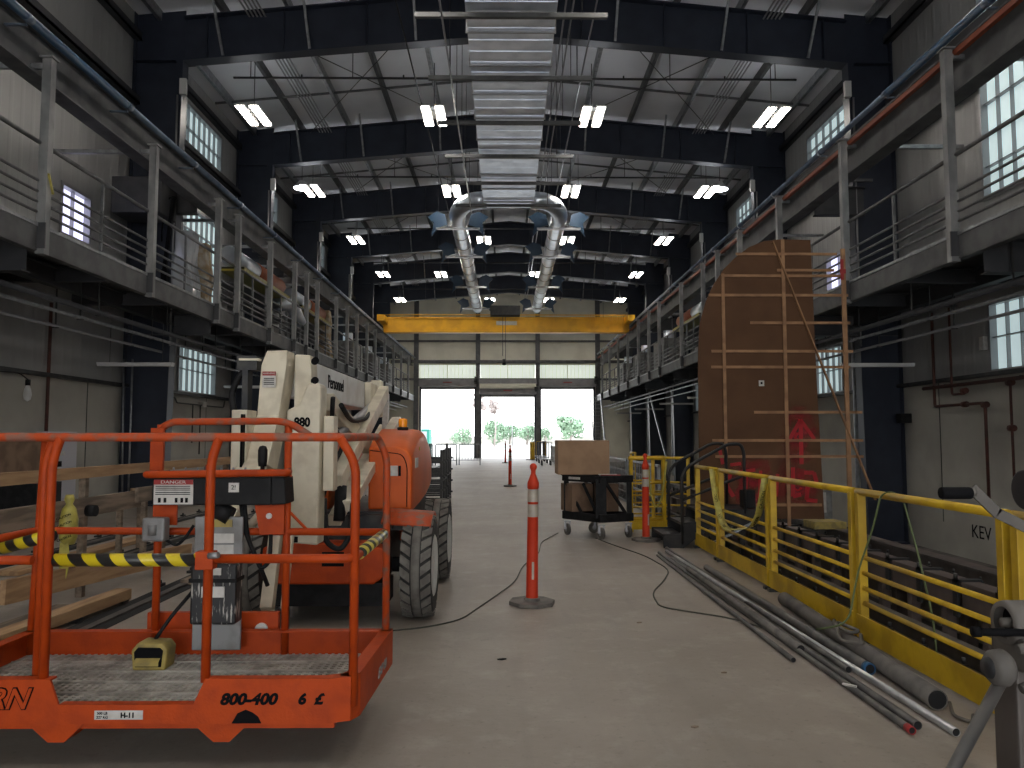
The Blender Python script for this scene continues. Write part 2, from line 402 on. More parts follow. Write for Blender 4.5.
def window(X, s, w, mt, nv, nh, frame='conduit'):
    global wn; wn += 1
    a, b, z0, z1 = w
    fr = MB()
    for y in (a, b): fr.box(X-s*.03, X+s*.15, y-.03, y+.03, z0-.03, z1+.03)
    for z in (z0, z1): fr.box(X-s*.03, X+s*.15, a, b, z-.035, z+.035)
    for i in range(1, nv):
        y = a+(b-a)*i/nv; fr.box(X+s*.03, X+s*.10, y-.008, y+.008, z0, z1)
    for i in range(1, nh):
        z = z0+(z1-z0)*i/nh; fr.box(X+s*.02, X+s*.10, a, b, z-.01, z+.01)
    o = struct(fr.build('window_%d' % wn, frame, loc=(X, a, z0)))
    MB().box(X+s*.10, X+s*.12, a, b, z0, z1).build('pane', mt, o)
for w in winsL: window(XL, -1, w, 'glassviolet' if w[0] == 14.2 else 'glass', 2 if w[0] == 14.2 else 7, 1 if w[0] == 14.2 else max(2, round((w[3]-w[2])/.55)))
for w in winsR: window(XR, 1, w, 'glassviolet' if w[0] == 19.3 else 'glass', 2 if w[0] == 19.3 else 7, max(2, round((w[3]-w[2])/.55)))

# ------------------------------------------------------------------ roof
f = MB()
for s in (-1, 1):
    xo = XC+s*8.6
    f.prism([(XC, RIDGE), (XC, RIDGE+.2), (xo, roofz(xo)+.2), (xo, roofz(xo))], YB, YE)
ceil = struct(f.build('ceiling', 'insulroof', loc=(XC, YB, EAVE)))
for i in range(6):
    for s in (-1, 1):
        x = XC+s*(.75+1.42*i)
        z = roofz(x)
        p = MB(); p.box(x-.012, x+.012, YB, YE, z-.23, z); p.box(x, x+s*.075, YB, YE, z-.23, z-.215); p.box(x, x+s*.075, YB, YE, z-.015, z-.003)
        p.build('purlin', 'galv' if i in (1, 3, 5) else 'beam', ceil)
st = MB()
for k in range(len(FR)-1):
    for t in (.34, .67):
        y = FR[k]+(FR[k+1]-FR[k])*t
        for s in (-1, 1): st.bar((XC, y, RIDGE-.13), (XC+s*8.3, y, roofz(XC+s*8.3)-.13), .05, .05)
st.each('sag_strap', 'beam', ceil)
st = MB()
for k in range(3, 8):
    a, b = FR[k], FR[k+1]
    for s in (-1, 1):
        x0, x1 = XC+s*1.8, XC+s*6.2
        st.cyl((x0, a, roofz(x0)-.3), (x1, b, roofz(x1)-.3), .012, 6); st.cyl((x1, a, roofz(x1)-.3), (x0, b, roofz(x0)-.3), .012, 6)
st.each('brace_rod', 'darkmetal', ceil)
# ridge bundles of pipe near the eaves
for s, nm in ((-1, 'left'), (1, 'right')):
    x = XC+s*5.55
    q = MB()
    for k in range(5): q.cyl((x+s*.09*k, 10, roofz(x)-.34), (x+s*.09*k, 50, roofz(x)-.34), .022, 6)
    t = thing('conduit_run', (x, 30, roofz(x)-.36), 'bundle of five parallel grey conduits under the roof along its %s side' % nm, 'conduit')
    q.each('conduit', 'conduit', t)
    h = MB()
    for y in FR[3:]: h.box(x-.1, x+s*.5, y+.6, y+.64, roofz(x)-.39, roofz(x)-.36); h.box(x, x+.02, y+.6, y+.64, roofz(x)-.39, roofz(x)-.05)
    h.each('hanger', 'darkmetal', t, 2)

# ------------------------------------------------------------------ frames: columns and rafters
RZI, RZC = 9.72, 10.35     # rafter underside at knee and at ridge
for i, y in enumerate(FR):
    vis = FR[3:].index(y) if y >= 16 else None
    for side, xi, xo in (('left', XL+.95, XL+.04), ('right', XR-.85, XR-.04)):
        s = -1 if side == 'left' else 1
        c = MB(); zb = 0 if side == 'left' else (-.8 if 0 < y < 46 else 0)
        # tapered web facing the viewer, flanges
        zt = roofz(xo)-.05
        top_in = xi-s*.16
        c.prism([(xi, zb), (xo, zb), (xo, zt), (top_in, roofz(top_in)-.05), (top_in, RZI)], y-.012, y+.012)
        c.prism([(xi, zb), (xi-s*.025, zb), (top_in-s*.025, RZI), (top_in, RZI)], y-.15, y+.15)
        c.box(xo-s*.02, xo, y-.15, y+.15, zb, zt)
        c.box(min(xi, xo), max(xi, xo), y-.15, y+.15, RZI-.02, RZI)
        c.box(min(xi, xo)-.05, max(xi, xo)+(.0 if s > 0 else .05), y-.2, y+.2, zb, zb+.03)
        lb = 'dark blue-grey steel wall column on the %s side' % side
        if vis is None: lb += ' standing %s' % ('beside the photographer', 'behind the photographer', 'just outside the view')[i % 3]
        else: lb += ', %s the camera of those in view' % (ORD[vis]+' to')
        o = c.build('steel_column', 'column'); tag(o, lb, 'column', 'steel columns of the building frames')
        if vis is not None and vis < 4:
            cz = MB().cyl((xi-s*.10, y-.19, 3.4), (xi-s*.10, y-.19, 8.9), .022, 8)
            e = cz.build('conduit', 'conduit', o); 
            bx = MB().box(xi-s*.16, xi-s*.30, y-.25, y-.16, 8.9, 9.25); bx.build('speaker_box', 'lampbody', o)
    r = MB()
    for s, xi in ((-1, XL+1.11), (1, XR-1.01)):
        # web as prism in xz, flanges as bars
        r.prism([(XC, RZC), (XC, RIDGE-.24), (xi, roofz(xi)-.24), (xi, RZI)], y-.01, y+.01)
        r.bar((XC, y, RZC), (xi, y, RZI), .3, .03); r.bar((XC, y, RIDGE-.25), (xi, y, roofz(xi)-.25), .3, .03)
        for t in (.2, .45, .7, .93):
            x = XC+(xi-XC)*t; zz = RZC+(RZI-RZC)*t
            r.box(x-.008, x+.008, y-.12, y+.12, zz, roofz(x)-.25)
    lb = 'dark steel rafter spanning the hall under the roof'
    lb += (', %s the camera' % (ORD[vis]+' to')) if vis is not None else (', %s one above or behind the photographer' % ('first', 'middle', 'last')[i % 3])
    o = r.build('roof_rafter', 'column'); tag(o, lb, 'rafter', 'rafters of the building frames')
    k = MB()
    for s, xi in ((-1, XL+1.11), (1, XR-1.01)):
        for t in (.3, .62, .88):
            x = XC+(xi-XC)*t
            for e in ((-1,) if vis == 0 else (-1, 1)): k.bar((x, y+e*.1, RZC+(RZI-RZC)*t+.02), (x, y+e*.85, roofz(x)-.2), .05, .05)
    k.each('flange_brace', 'galv', o)

# ------------------------------------------------------------------ end wall with three roller doors
doors = [(-5.80, -2.12, 4.85), (-1.64, 2.02, 4.32), (2.50, 6.12, 4.86)]
e = MB()
xs = [XL]+[v for d in doors for v in d[:2]]+[XR]
for k in range(0, len(xs), 2): e.box(xs[k], xs[k+1], YE, YE+.25, 0, 5.5)
for d in doors: e.box(d[0], d[1], YE, YE+.25, d[2]+.0, 5.5)
e.box(XL, -5.95, YE, YE+.25, 5.5, 6.5); e.box(6.25, XR, YE, YE+.25, 5.5, 6.5)
for x in (-1.88, 2.26): e.box(x-.12, x+.12, YE, YE+.25, 5.5, 6.5)
e.prism([(XL, 6.5), (XR, 6.5), (XR, roofz(XR)+.1), (XC, RIDGE+.1), (XL, roofz(XL)+.1)], YE, YE+.25)
we = struct(e.build('wall_far', 'endpanel', loc=(0, YE, 0)))
for z, h in ((5.38, .14), (6.58, .2), (8.05, .12), (8.75, .16), (9.6, .12)):
    MB().box(XL+.3, XR-.3, YE-.2, YE-.02, z, z+h).build('girt', 'beam' if z < 9 else 'beamdark', we)
for x in (-6.15, -1.88, 2.26, 6.42):
    MB().ibeam((x, YE-.2, 0), (x, YE-.2, roofz(x)-.05), .3, .30, .02, .012, (0, 1, 0)).build('wind_column', 'beam', we)
for k, (a, b) in enumerate(((-5.98, -2.05), (-1.72, 2.10), (2.42, 6.25))):
    wn += 1
    fr = MB(); fr.box(a, b, YE-.01, YE+.1, 5.5, 5.54); fr.box(a, b, YE-.01, YE+.1, 6.46, 6.5); fr.box((a+b)/2-.03, (a+b)/2+.03, YE-.01, YE+.06, 5.54, 6.46)
    n = 15
    for i in range(n): 
        x = a+(b-a)*(i+.5)/n; fr.box(x-.012, x+.012, YE, YE+.06, 5.54, 6.46)
    o = struct(fr.build('window_%d' % wn, 'endpanel', loc=(a, YE, 5.5)))
    MB().box(a, b, YE+.1, YE+.12, 5.5, 6.5).build('pane', 'glassfar', o)
for k, (a, b, h) in enumerate(doors):
    d = MB()
    d.box(a-.12, a, YE-.1, YE, 0, h+.3); d.box(b, b+.12, YE-.1, YE, 0, h+.3)
    o = struct(d.build('door_%d' % (k+1), 'column', loc=((a+b)/2, YE, 0)))
    c = MB(); c.box(a-.15, b+.15, YE-.55, YE-.02, h+.08, 5.42)
    c.build('roller_housing', 'rolldoor', o, .03)
    c = MB(); c.box(a, b, YE-.12, YE-.05, h-.10, h+.08); c.build('bottom_bar', 'rolldoor', o)
    if k == 1: MB().cyl((a-.1, YE-.62, 4.95), (b+.1, YE-.62, 4.95), .17, 16).build('roller_barrel', 'endpanel', o)
    c = MB(); c.box(b+.02, b+.22, YE-.75, YE-.45, h+.25, h+.75); c.cyl((b-.02, YE-.8, h+.45), (b+.2, YE-.8, h+.45), .13, 12); c.build('motor', 'darkmetal', o)
    c = MB(); c.box((a+b)/2-.3, (a+b)/2+.3, YE-.57, YE-.555, 5.18 if k != 1 else 4.62, 5.24 if k != 1 else 4.68); c.build('warning_sign', 'redink', o)
# rear wall behind the camera, with a wide open doorway
e = MB(); e.box(XL, -5.6, YB-.25, YB, 0, 11); e.box(6.0, XR, YB-.25, YB, 0, 11); e.box(-5.6, 6.0, YB-.25, YB, 4.9, 11)
struct(e.build('wall_rear', 'endpanel', loc=(0, YB, 0)))

# ------------------------------------------------------------------ mezzanines
for side, X, W, s, in (('left', MXL, XL, -1), ('right', MXR, XR, 1)):
    t = thing('mezzanine', (X, 24, 0), 'steel mezzanine walkway along the %s wall of the hall' % side, 'mezzanine')
    y0, y1 = -6.5, YE-.35
    d = MB(); d.box(X+s*.08, W-s*.01, y0, y1, DT-.10, DT-.02); d.build('deck', 'deckunder', t)
    n = MB(); n.box(X, X+s*.09, y0, y1, DT-.03, DT+.015); n.build('nosing', 'galv', t)
    b = MB(); b.box(X+s*.015, X+s*.035, y0, y1, DB, DT-.03); b.box(X+s*.015, X+s*.12, y0, y1, DB-.012, DB+.008); b.build('edge_beam', 'beam', t)
    for y in FR[:]:
        c = MB().ibeam((X+s*.12, y, DB-.08), (W-s*.05, y, DB-.08), .45, .2); c.build('cross_beam', 'beamdark', t)
        for q in (2.1, 4.3):
            if y+q < y1: MB().ibeam((X+s*.12, y+q, DB+.1), (W-s*.05, y+q, DB+.1), .25, .12).build('cross_beam', 'beamdark', t)
    c = MB().ibeam((W-s*1.0, y0, DB+.05), (W-s*1.0, y1, DB+.05), .3, .15); c.build('joist', 'beamdark', t)
    # sprinkler and conduit runs hung under the deck
    for k, (dx, z, r, m_) in enumerate(((.45, 3.50, .045, 'beamdark'), (.75, 3.42, .03, 'galv'), (1.15, 3.28, .028, 'conduit'))):
        q = MB().cyl((X+s*dx, y0+.5, z), (X+s*dx, y1-.5, z), r, 8)
        o = thing('conduit_run', (X+s*dx, 24, z), '%s pipe hung under the %s mezzanine, %s of three parallel runs' % (('thick dark', 'bright thin', 'dull grey')[k], side, ('outermost', 'middle', 'innermost')[k]), 'pipe')
        q.build('pipe', m_, o)
        h = MB(); y = 5.
        while y < 50: h.box(X+s*dx-.01, X+s*dx+.01, y, y+.02, z, DT-.1); h.box(X+s*dx-.05, X+s*dx+.05, y-.01, y+.03, z-r-.01, z-r+.005); y += 2.6
        h.each('hanger', 'darkmetal', o, 2)
    # crane runway girder with its rail
    g = thing('crane_runway', (X, 24, 0), 'dark crane runway girder with rail on the %s side above the mezzanine' % side, 'girder')
    gx = X+s*.24
    q = MB().ibeam((gx, y0, 6.70), (gx, y1, 6.70), .66, .28, .03, .02); q.build('girder', 'beam', g)
    q = MB(); q.box(gx-.05, gx+.05, y0, y1, 7.03, 7.07); q.box(gx-.03, gx+.03, y0, y1, 7.07, 7.14); q.build('rail', 'beamdark', g)
    for y in FR:
        if y != 10.3: q = MB().ibeam((gx+s*.16, y-.2, 6.56), (W-s*.8, y-.2, 6.56), .62, .2); q.build('bracket', 'beamdark', g)
    for y in FR[2:]:
        q = MB(); q.box(gx+s*.05, W-s*.6, y-.25, y-.19, 7.0, 7.06); q.build('tie', 'beam', g)
    if side == 'right':
        q = MB().box(gx-.17, gx-.10, y0, y1, 6.88, 6.96); q.build('conductor_bar', 'orangebus', g)
    # the blue / silver pipe
    px, pz = (X+.08, 6.86) if side == 'left' else (X-.0, 7.14)
    t2 = thing('main_pipe', (px, 24, pz), 'blue painted pipe running along the %s crane runway' % side, 'pipe')
    MB().cyl((px, y0, pz), (px, 12.5, pz), .06, 14).build('pipe', 'bluewrap', t2)
    MB().cyl((px, 12.5, pz), (px, YE-.9, pz), .050, 14).build('pipe', 'bluesteel', t2)['label'] = 'slimmer blue length of the pipe'
    q = MB()
    for y in [9.8+2.7*k for k in range(16)]: q.cyl((px, y-.07, pz), (px, y+.07, pz), .064, 12); q.box(px-.012, px+s*.3, y-.02, y+.02, pz-.1, pz-.075)
    q.each('coupling', 'bluesteel', t2, 2)
PL = [3.6, 6.9, 10.4, 13.6, 16.75, 18.0, 20.5, 22.9, 24.3, 25.7, 28.6, 30.6, 32.6, 35.0, 37.2, 40.2, 43.4, 46.6, 50.0]
PR = [4.0, 7.4, 10.75, 14.18, 17.6, 20.6, 22.8, 24.5, 27.6, 31.6, 33.9, 36.6, 39.8, 43.2, 46.8, 50.4]
post0 = {}
for side, X, s, PP, W in (('left', MXL, -1, PL, XL), ('right', MXR, 1, PR, XR)):
    for k, y in enumerate(PP):
        lab = 'grey square steel post rising from the %s mezzanine edge, %s the camera' % (side, ORD[k]+' to' if k < 18 else 'farthest from')
        TP = 6.62 if side == 'left' else 6.98
        if side not in post0:
            q = MB(); q.box(-.06, .06, -.06, .06, DB-.05, TP); q.box(-.09, .09, -.09, .09, TP-.02, TP+.005)
            t = thing('steel_post', (0, 0, 0), lab, 'post', 'posts along the mezzanine edge')
            q.build('post', 'post', t)
            q = MB(); q.box(-.075, .075, -.075, -.055, DB+.02, DT+.02); q.build('clip_plate', 'beamdark', t)
            q = MB(); q.box(s*.06, s*(abs(W-X)-.02), -.035, .035, TP-.15, TP-.08); q.build('strut', 'galv', t)
            post0[side] = t; t.location = (X-s*.02, y, 0)
        else: dup(post0[side], (X-s*.02, y, 0), 0, lab)
    # guard rails: one section between each pair of posts
    for k in range(len(PP)-1):
        a, b = PP[k]+.07, PP[k+1]-.07
        g = thing('guardrail', (X+s*.03, a, DT), 'grey five-bar guardrail section on the %s mezzanine, %s the camera' % (side, ORD[k]+' to'), 'railing', 'guardrail sections along the mezzanines')
        x = X+s*.03
        q = MB(); q.cyl((x, a, DT+1.12), (x, b, DT+1.12), .030, 8); q.build('top_rail', 'rail', g)
        q = MB()
        for z in (.17, .31, .45, .60): q.cyl((x, a, DT+z), (x, b, DT+z), .020, 6)
        q.each('mid_rail', 'rail', g)
        n = max(1, round((b-a)/1.5)); q = MB()
        for i in range(1, n): y = a+(b-a)*i/n; q.box(x-.02, x+.02, y-.02, y+.02, DT-.02, DT+1.12)
        if n > 1: q.each('stanchion', 'rail', g)

# ------------------------------------------------------------------ yellow bridge crane
cy = 39.3
t = thing('bridge_crane', (XC, cy, 6.7), 'yellow bridge crane spanning the hall high in front of the end wall', 'crane')
q = MB(); q.box(MXL+.1, MXR-.05, cy-.18, cy+.18, 6.78, 7.42); q.box(MXL+.15, MXR-.15, cy-.26, cy+.26, 6.72, 6.78); q.box(MXL+.1, MXR-.05, cy-.26, cy+.26, 7.42, 7.50)
q.build('girder', 'crane', t)
q = MB()
for x in (MXL+.16, MXR-.12): q.box(x-.18, x+.18, cy-1.4, cy+1.4, 7.14, 7.45)
q.each('end_truck', 'crane', t)
q = MB(); q.cyl((MXL+.2, cy-.3, 7.60), (MXR-.2, cy-.3, 7.60), .025, 8)
q.build('cable_track', 'crane', t)
q = MB()
for i in range(26):
    x = 4.05+i*.085; q.tube([(x, cy-.3, 7.58), (x+.015, cy-.32, 7.2), (x+.04, cy-.32, 7.05), (x+.065, cy-.32, 7.2), (x+.08, cy-.3, 7.58)], .012, 5)
q.each('festoon_cable', 'crane', t)
MB().box(-.45, .6, cy-.20, cy-.185, 7.10, 7.30).build('capacity_plate', 'sticker', t)
q = MB(); q.box(-.75, .75, cy-.5, cy+.3, 7.55, 8.05); q.build('hoist_trolley', 'darkmetal', t, .03)
q = MB(); q.cyl((.02, cy-.4, 7.5), (.02, cy-.4, 5.35), .012, 6); q.cyl((-.12, cy-.4, 7.5), (-.12, cy-.4, 5.5), .012, 6); q.cyl((-.05, cy-.4, 5.35), (-.05, cy-.4, 5.05), .09, 10)
q.each('hoist_chain', 'darkmetal', t)

# ------------------------------------------------------------------ rectangular duct on the ridge and two round ducts
t = thing('main_duct', (XC-.12, 15, 8.6), 'wide rectangular sheet-metal duct hung along the ridge', 'duct')
dx = XC-.12
MB().box(dx-.77, dx+.77, 2, 24.0, 8.62, 9.15).build('duct', 'duct', t)
q = MB(); y = 2.1
while y < 24: 
    q.box(dx-.80, dx+.80, y-.02, y+.02, 8.585, 9.18); y += 1.25
q.each('flange', 'conduit', t)
q = MB(); y = 2.4
while y < 24: q.box(dx-.765, dx+.765, y-.008, y+.008, 8.612, 8.62); y += .417
q.each('stiffener_bead', 'duct', t)
for y in (6.2, 9.4, 12.7, 15.0, 17.2, 19.3, 21.4, 23.5):
    q = MB(); q.box(dx-1.62, dx+1.62, y-.04, y+.04, 8.50, 8.58); q.build('trapeze', 'beam', t)
    q = MB()
    for x in (dx-1.2, dx+1.2): q.cyl((x, y, 8.5), (x, y, roofz(x)-.05), .008, 5)
    q.each('hanger_rod', 'darkmetal', t)
for s, nm, x in ((-1, 'left', -1.55), (1, 'right', 1.76)):
    t = thing('round_duct', (x, 33, 8.6), 'round spiral sheet-metal duct, the %s one of the pair beyond the wide duct' % nm, 'duct')
    path = [(dx+s*.70, 23.75, 8.78), (dx+s*1.1, 23.8, 8.78), (dx+s*1.4, 24.1, 8.74), (x, 24.7, 8.66), (x, 25.4, 8.62), (x, 43.2, 8.62)]
    MB().tube(bend(path, .5, 6), .27, 24).build('duct', 'duct', t)
    q = MB(); y = 25.6
    while y < 43.2: q.cyl((x, y-.02, 8.62), (x, y+.02, 8.62), .285, 24); y += 1.45
    q.each('collar', 'conduit', t)
    for y in (25.2, 29.2, 35.2, 41.2):
        h = MB(); h.box(x-.72, x+.72, y-.04, y+.04, 8.24, 8.31); h.build('trapeze', 'pipe_bright', t)
        h = MB()
        for e in (-1, 1):
            h.prism([(x+e*.34, 8.40), (x+e*.60, 8.32), (x+e*.86, 8.02), (x+e*.80, 8.46), (x+e*1.0, 8.66), (x+e*.7, 8.84), (x+e*.42, 8.74)], y-.03, y+.03)
        h.each('wrap_sheet', 'bluewing', t)
        h = MB()
        for e in (-1, 1): h.cyl((x+e*.65, y, 8.3), (x+e*.65, y, roofz(x+e*.65)-.05), .008, 5)
        h.each('hanger_rod', 'darkmetal', t)
# thin lines under the roof
for k, (x, z) in enumerate(((1.12, 9.45), (1.26, 9.45), (1.75, 9.75), (-1.05, 8.40), (-2.1, 9.8))):
    q = MB().cyl((x, 3, z), (x, 46 if k != 3 else 24, z), .018, 6)
    o = q.build('conduit', 'conduit' if k != 4 else 'darkmetal')
    tag(o, ('thin grey conduit just right of the wide duct', 'thin grey conduit beside another right of the wide duct', 'grey conduit farther right of the wide duct near the roof',
            'thin conduit below the left side of the wide duct', 'dark thin pipe left of the wide duct near the roof')[k], 'conduit')
for k, y in enumerate((17.9, 24.9, 31.2, 37.4, 44.2)):
    t = thing('sprinkler_pipe', (XC, y, 9.95), 'dark sprinkler branch pipe crossing under the roof, %s the camera' % (ORD[k]+' to'), 'pipe', 'sprinkler branch pipes')
    MB().cyl((-6.4, y, 9.9), (6.9, y, 9.9), .028, 8).build('pipe', 'darkmetal', t)
    q = MB()
    for x in (-6, -3.6, -1.3, 1.7, 3.9, 6.4): q.cyl((x, y, 9.9), (x, y, roofz(x)-.02), .012, 5)
    q.each('hanger_rod', 'darkmetal', t)
    q = MB()
    for x in (-4.8, -2.4, 2.8, 5.2): q.cyl((x, y, 9.9), (x, y, 9.98), .02, 6)
    q.each('sprinkler_head', 'darkmetal', t)

# ------------------------------------------------------------------ high bay lights
lamp = thing('high_bay_light', (0, 0, 0), 'x', 'ceiling light', 'lit twin-strip high bay lights')
q = MB()
for e in (-1, 1): q.box(e*.165-.12, e*.165+.12, -.6, .6, .02, .055)
q.box(-.05, .05, -.25, .25, .055, .14); q.build('housing', 'lampbody', lamp)
for e in (-1, 1): MB().box(e*.165-.085, e*.165+.085, -.57, .57, 0, .019).build('tube_panel', 'lamp', lamp)
for e in (-1, 1): MB().box(e*.165-.06, e*.165+.06, -.55, .55, .056, .060).build('added_roof_glow', 'roof_fill', lamp)  # added glowing plates that throw light up onto the roof
q = MB(); q.cyl((0, 0, .14), (0, 0, 1.35), .010, 6); q.build('hanger_rod', 'darkmetal', lamp)
rows = [(18.5, (-6.1, -1.73, 2.11, 6.5)), (24.3, (-6.1, -1.7, 2.08, 6.4)), (30.5, (-5.91, -.84, 2.46, 6.31)), (37, (-5.85, -3.08, 1.43, 6.29)), (43, (-5.84, -.84, 2.44, 6.4)),
        (12, (-6.1, -1.73, 2.1, 6.5)), (5.5, (-6.1, -1.73, 2.1, 6.5)), (-1, (-6.1, -1.73, 2.1, 6.5)), (49.6, (-5.8, -1.7, 2.1, 6.3))]  # rows overhead and behind are unseen; last row added to light the end wall
rn = ['nearest visible row', 'second row', 'third row', 'fourth row', 'fifth row', 'row above the view', 'row overhead', 'row behind the photographer', 'unseen row added to light the end wall']
pn = ['far left', 'inner left', 'inner right', 'far right']
first = True
for (y, xs_), r_ in zip(rows, rn):
    for x, p_ in zip(xs_, pn):
        lab = 'lit twin-strip high bay light, %s in the %s' % (p_, r_)
        z = 9.22 if y < 40 else 9.05 if y < 46 else 8.75
        if first: lamp.location = (x, y, z); lamp['label'] = lab; first = False
        else: dup(lamp, (x, y, z), 0, lab)
for s, x in (('left', -6.55), ('right', 6.95)):
    t = thing('round_high_bay', (x, 24.7, 9.5), 'round disc high bay light on the %s side, above a twin-strip light' % s, 'ceiling light')
    q = MB().lathe([(.0, .25), (.08, .25), (.22, .06), (.26, .02), (.26, .0)], (x, 24.7, 9.45), 20); q.build('shade', 'lampbody', t)
    MB().cyl((x, 24.7, 9.435), (x, 24.7, 9.45), .24, 20).build('lens', 'lampdisc', t)
    MB().cyl((x, 24.7, 9.7), (x, 24.7, roofz(x)-.03), .01, 6).build('hanger_rod', 'darkmetal', t)

# ------------------------------------------------------------------ unlit strip lights under the mezzanines
sl = thing('strip_light', (0, 0, 0), 'x', 'strip light', 'unlit strip lights under the mezzanines')
q = MB(); q.prism([(-.70, 0), (.70, 0), (.72, .07), (-.72, .07)], -.07, .07); q.build('housing', 'strip_off', sl)
q = MB()
for x in (-.5, .5): q.cyl((x, 0, .07), (x, 0, .9), .006, 5)
q.each('hanger_rod', 'darkmetal', sl)
first = True
for s, x, ys in (('left', -7.05, (14.9, 21.6, 27.8)), ('right', 7.15, (14.9, 21.2, 27.4, 32.4, 38.6, 45.0))):
    for k, y in enumerate(ys):
        lab = 'unlit white strip light hung under the %s mezzanine, %s the camera' % (s, ORD[k]+' to')
        if first: sl.location = (x, y, 2.80); sl['label'] = lab; first = False
        else: dup(sl, (x, y, 2.80), 0, lab)

# ------------------------------------------------------------------ boom lift (one machine: basket, boom, hoods, chassis, wheels)
lift = thing('boom_lift', (-1.35, 7.2, 0), 'orange and cream boom lift with its caged basket nearest the photographer', 'boom lift')
BX0, BX1, BY0, BY1 = -2.62, -.63, 3.50, 4.40       # basket plan
KB, KT, FZ = .205, .395, .265
bk = MB()
def kick(poly, y0, y1): bk.prism(poly, y0, y1)
# front toe board with the low gate sill
bk.prism([(BX0, KB), (-.77, KB), (-.77, KT), (-1.31, KT), (-1.36, FZ+.022), (-1.945, FZ+.022), (-1.985, KT), (BX0, KT)], BY0, BY0+.012)
bk.box(-1.31, -.77, BY0+.0125, BY0+.055, KT-.008, KT-.0003); bk.box(BX0, -1.985, BY0+.0125, BY0+.055, KT-.008, KT-.0003); bk.box(-1.945, -1.36, BY0+.0125, BY0+.05, FZ+.012, FZ+.0217)
# chamfered corner, sides and rear
def wallq(a, b):
    (x0, y0), (x1, y1) = a, b
    d = V((x1-x0, y1-y0, 0)).normalized(); n = V((-d.y, d.x, 0))*.012
    bk.add([(x0, y0, KB), (x1, y1, KB), (x1, y1, KT), (x0, y0, KT), (x0+n.x, y0+n.y, KB), (x1+n.x, y1+n.y, KB), (x1+n.x, y1+n.y, KT), (x0+n.x, y0+n.y, KT)],
           [(0,1,2,3),(7,6,5,4),(0,4,5,1),(3,2,6,7),(1,5,6,2),(0,3,7,4)])
    m = n*4.2
    x0 += n.x*1.05; y0 += n.y*1.05; x1 += n.x*1.05; y1 += n.y*1.05
    bk.add([(x0, y0, KT-.008), (x1, y1, KT-.008), (x1, y1, KT), (x0, y0, KT), (x0+m.x, y0+m.y, KT-.008), (x1+m.x, y1+m.y, KT-.008), (x1+m.x, y1+m.y, KT), (x0+m.x, y0+m.y, KT)],
           [(0,1,2,3),(7,6,5,4),(0,4,5,1),(3,2,6,7),(1,5,6,2),(0,3,7,4)])
for a, b in (((-.77, BY0), (-.68, BY0+.03)), ((-.68, BY0+.03), (BX1-.02, BY0+.10)), ((BX1-.02, BY0+.10), (BX1+.01, BY1)), ((BX1+.01, BY1), (BX0, BY1)), ((BX0, BY1), (BX0, BY0))): wallq(a, b)
# under frame
bk.box(BX0+.02, BX1-.12, BY0+.03, BY0+.07, KB-.03, KB+.04); bk.box(BX0+.02, BX1-.06, BY1-.07, BY1-.03, KB-.03, KB+.04)
basket = bk.build('basket', 'orange', lift)
for x in (-1.96, -1.24):
    g = MB().prism([(x-.14, KB+.005), (x+.13, KB+.005), (x+.035, KB-.085), (x-.035, KB-.085)], BY0+.02, BY0+.10)
    g.prism([(x-.05, KB-.02), (x+.05, KB-.02), (x+.03, KB-.09), (x-.03, KB-.08)], BY0+.105, BY0+.5).build('foot_bracket', 'orange', basket)
# grating floor
gr = MB()
y = BY0+.045; k = 0
while y < BY1-.02:
    gr.box(BX0+.02, BX1-.07 if y < BY0+.12 else BX1-.02, y-.005, y+.005, FZ-.012, FZ+(.006 if k % 5 == 0 else 0)); y += .034; k += 1
x = BX0+.02
while x < BX1-.02:
    gr.box(x-.007, x+.007, BY0+.03 if x < BX1-.08 else BY0+.13, BY1-.01, FZ-.012, FZ-.001); x += .036
MB().box(BX0+.01, BX1-.08, BY0+.03, BY1-.01, FZ-.03, FZ-.025).build('hole_shade_sheet', 'bore', basket)  # near-black sheet puts the shade into the grating holes
M['grate'] = mat('serrated_grating', (.46, .43, .38), .5, .2, (.26, .24, .21), 9)
gr.build('floor_grating', 'grate', basket)
# lettering on the basket
text_mesh('RN', .125, (-2.165, BY0-.003, .31), (1, 0, 0), (0, 0, 1), 'ink', 'lettering', basket, .35, .0055)
text_mesh('RN', .125, (-2.165, BY0-.006, .31), (1, 0, 0), (0, 0, 1), 'orange', 'lettering', basket, .35, .001)['label'] = 'orange letters outlined in black'
text_mesh('800-400', .066, (-1.12, BY0-.003, .308), (1, 0, 0), (0, 0, 1), 'ink', 'phone_number', basket, .25, .003, squash=1.12)
text_mesh('6  £', .062, (-.85, BY0-.003, .308), (1, 0, 0), (0, 0, 1), 'ink', 'phone_number', basket, .2, .003, squash=1.1)
q = MB(); q.prism([(-1.19, KB+.002), (-1.06, KB+.002), (-1.075, KB+.03), (-1.10, KB+.048), (-1.13, KB+.060), (-1.165, KB+.045)], BY0-.003, BY0-.0005); q.build('scorch_mark', 'ink', basket)
q = MB(); q.box(-1.785, -1.575, BY0-.003, BY0-.0005, KB+.02, KB+.058); q.build('rating_sticker', 'sticker', basket)
text_mesh('500 LB', .016, (-1.75, BY0-.005, KB+.047), (1, 0, 0), (0, 0, 1), 'ink', 'sticker_text', basket)
text_mesh('227 KG', .016, (-1.75, BY0-.005, KB+.030), (1, 0, 0), (0, 0, 1), 'ink', 'sticker_text', basket)
text_mesh('H-11', .03, (-1.64, BY0-.005, KB+.038), (1, 0, 0), (0, 0, 1), 'ink', 'sticker_text', basket, bold=.001)
text_mesh('EXP 80', .07, (BX1+.020, 3.98, .30), (.03, 1, 0), (0, 0, 1), 'grey_box', 'side_lettering', basket, .3)
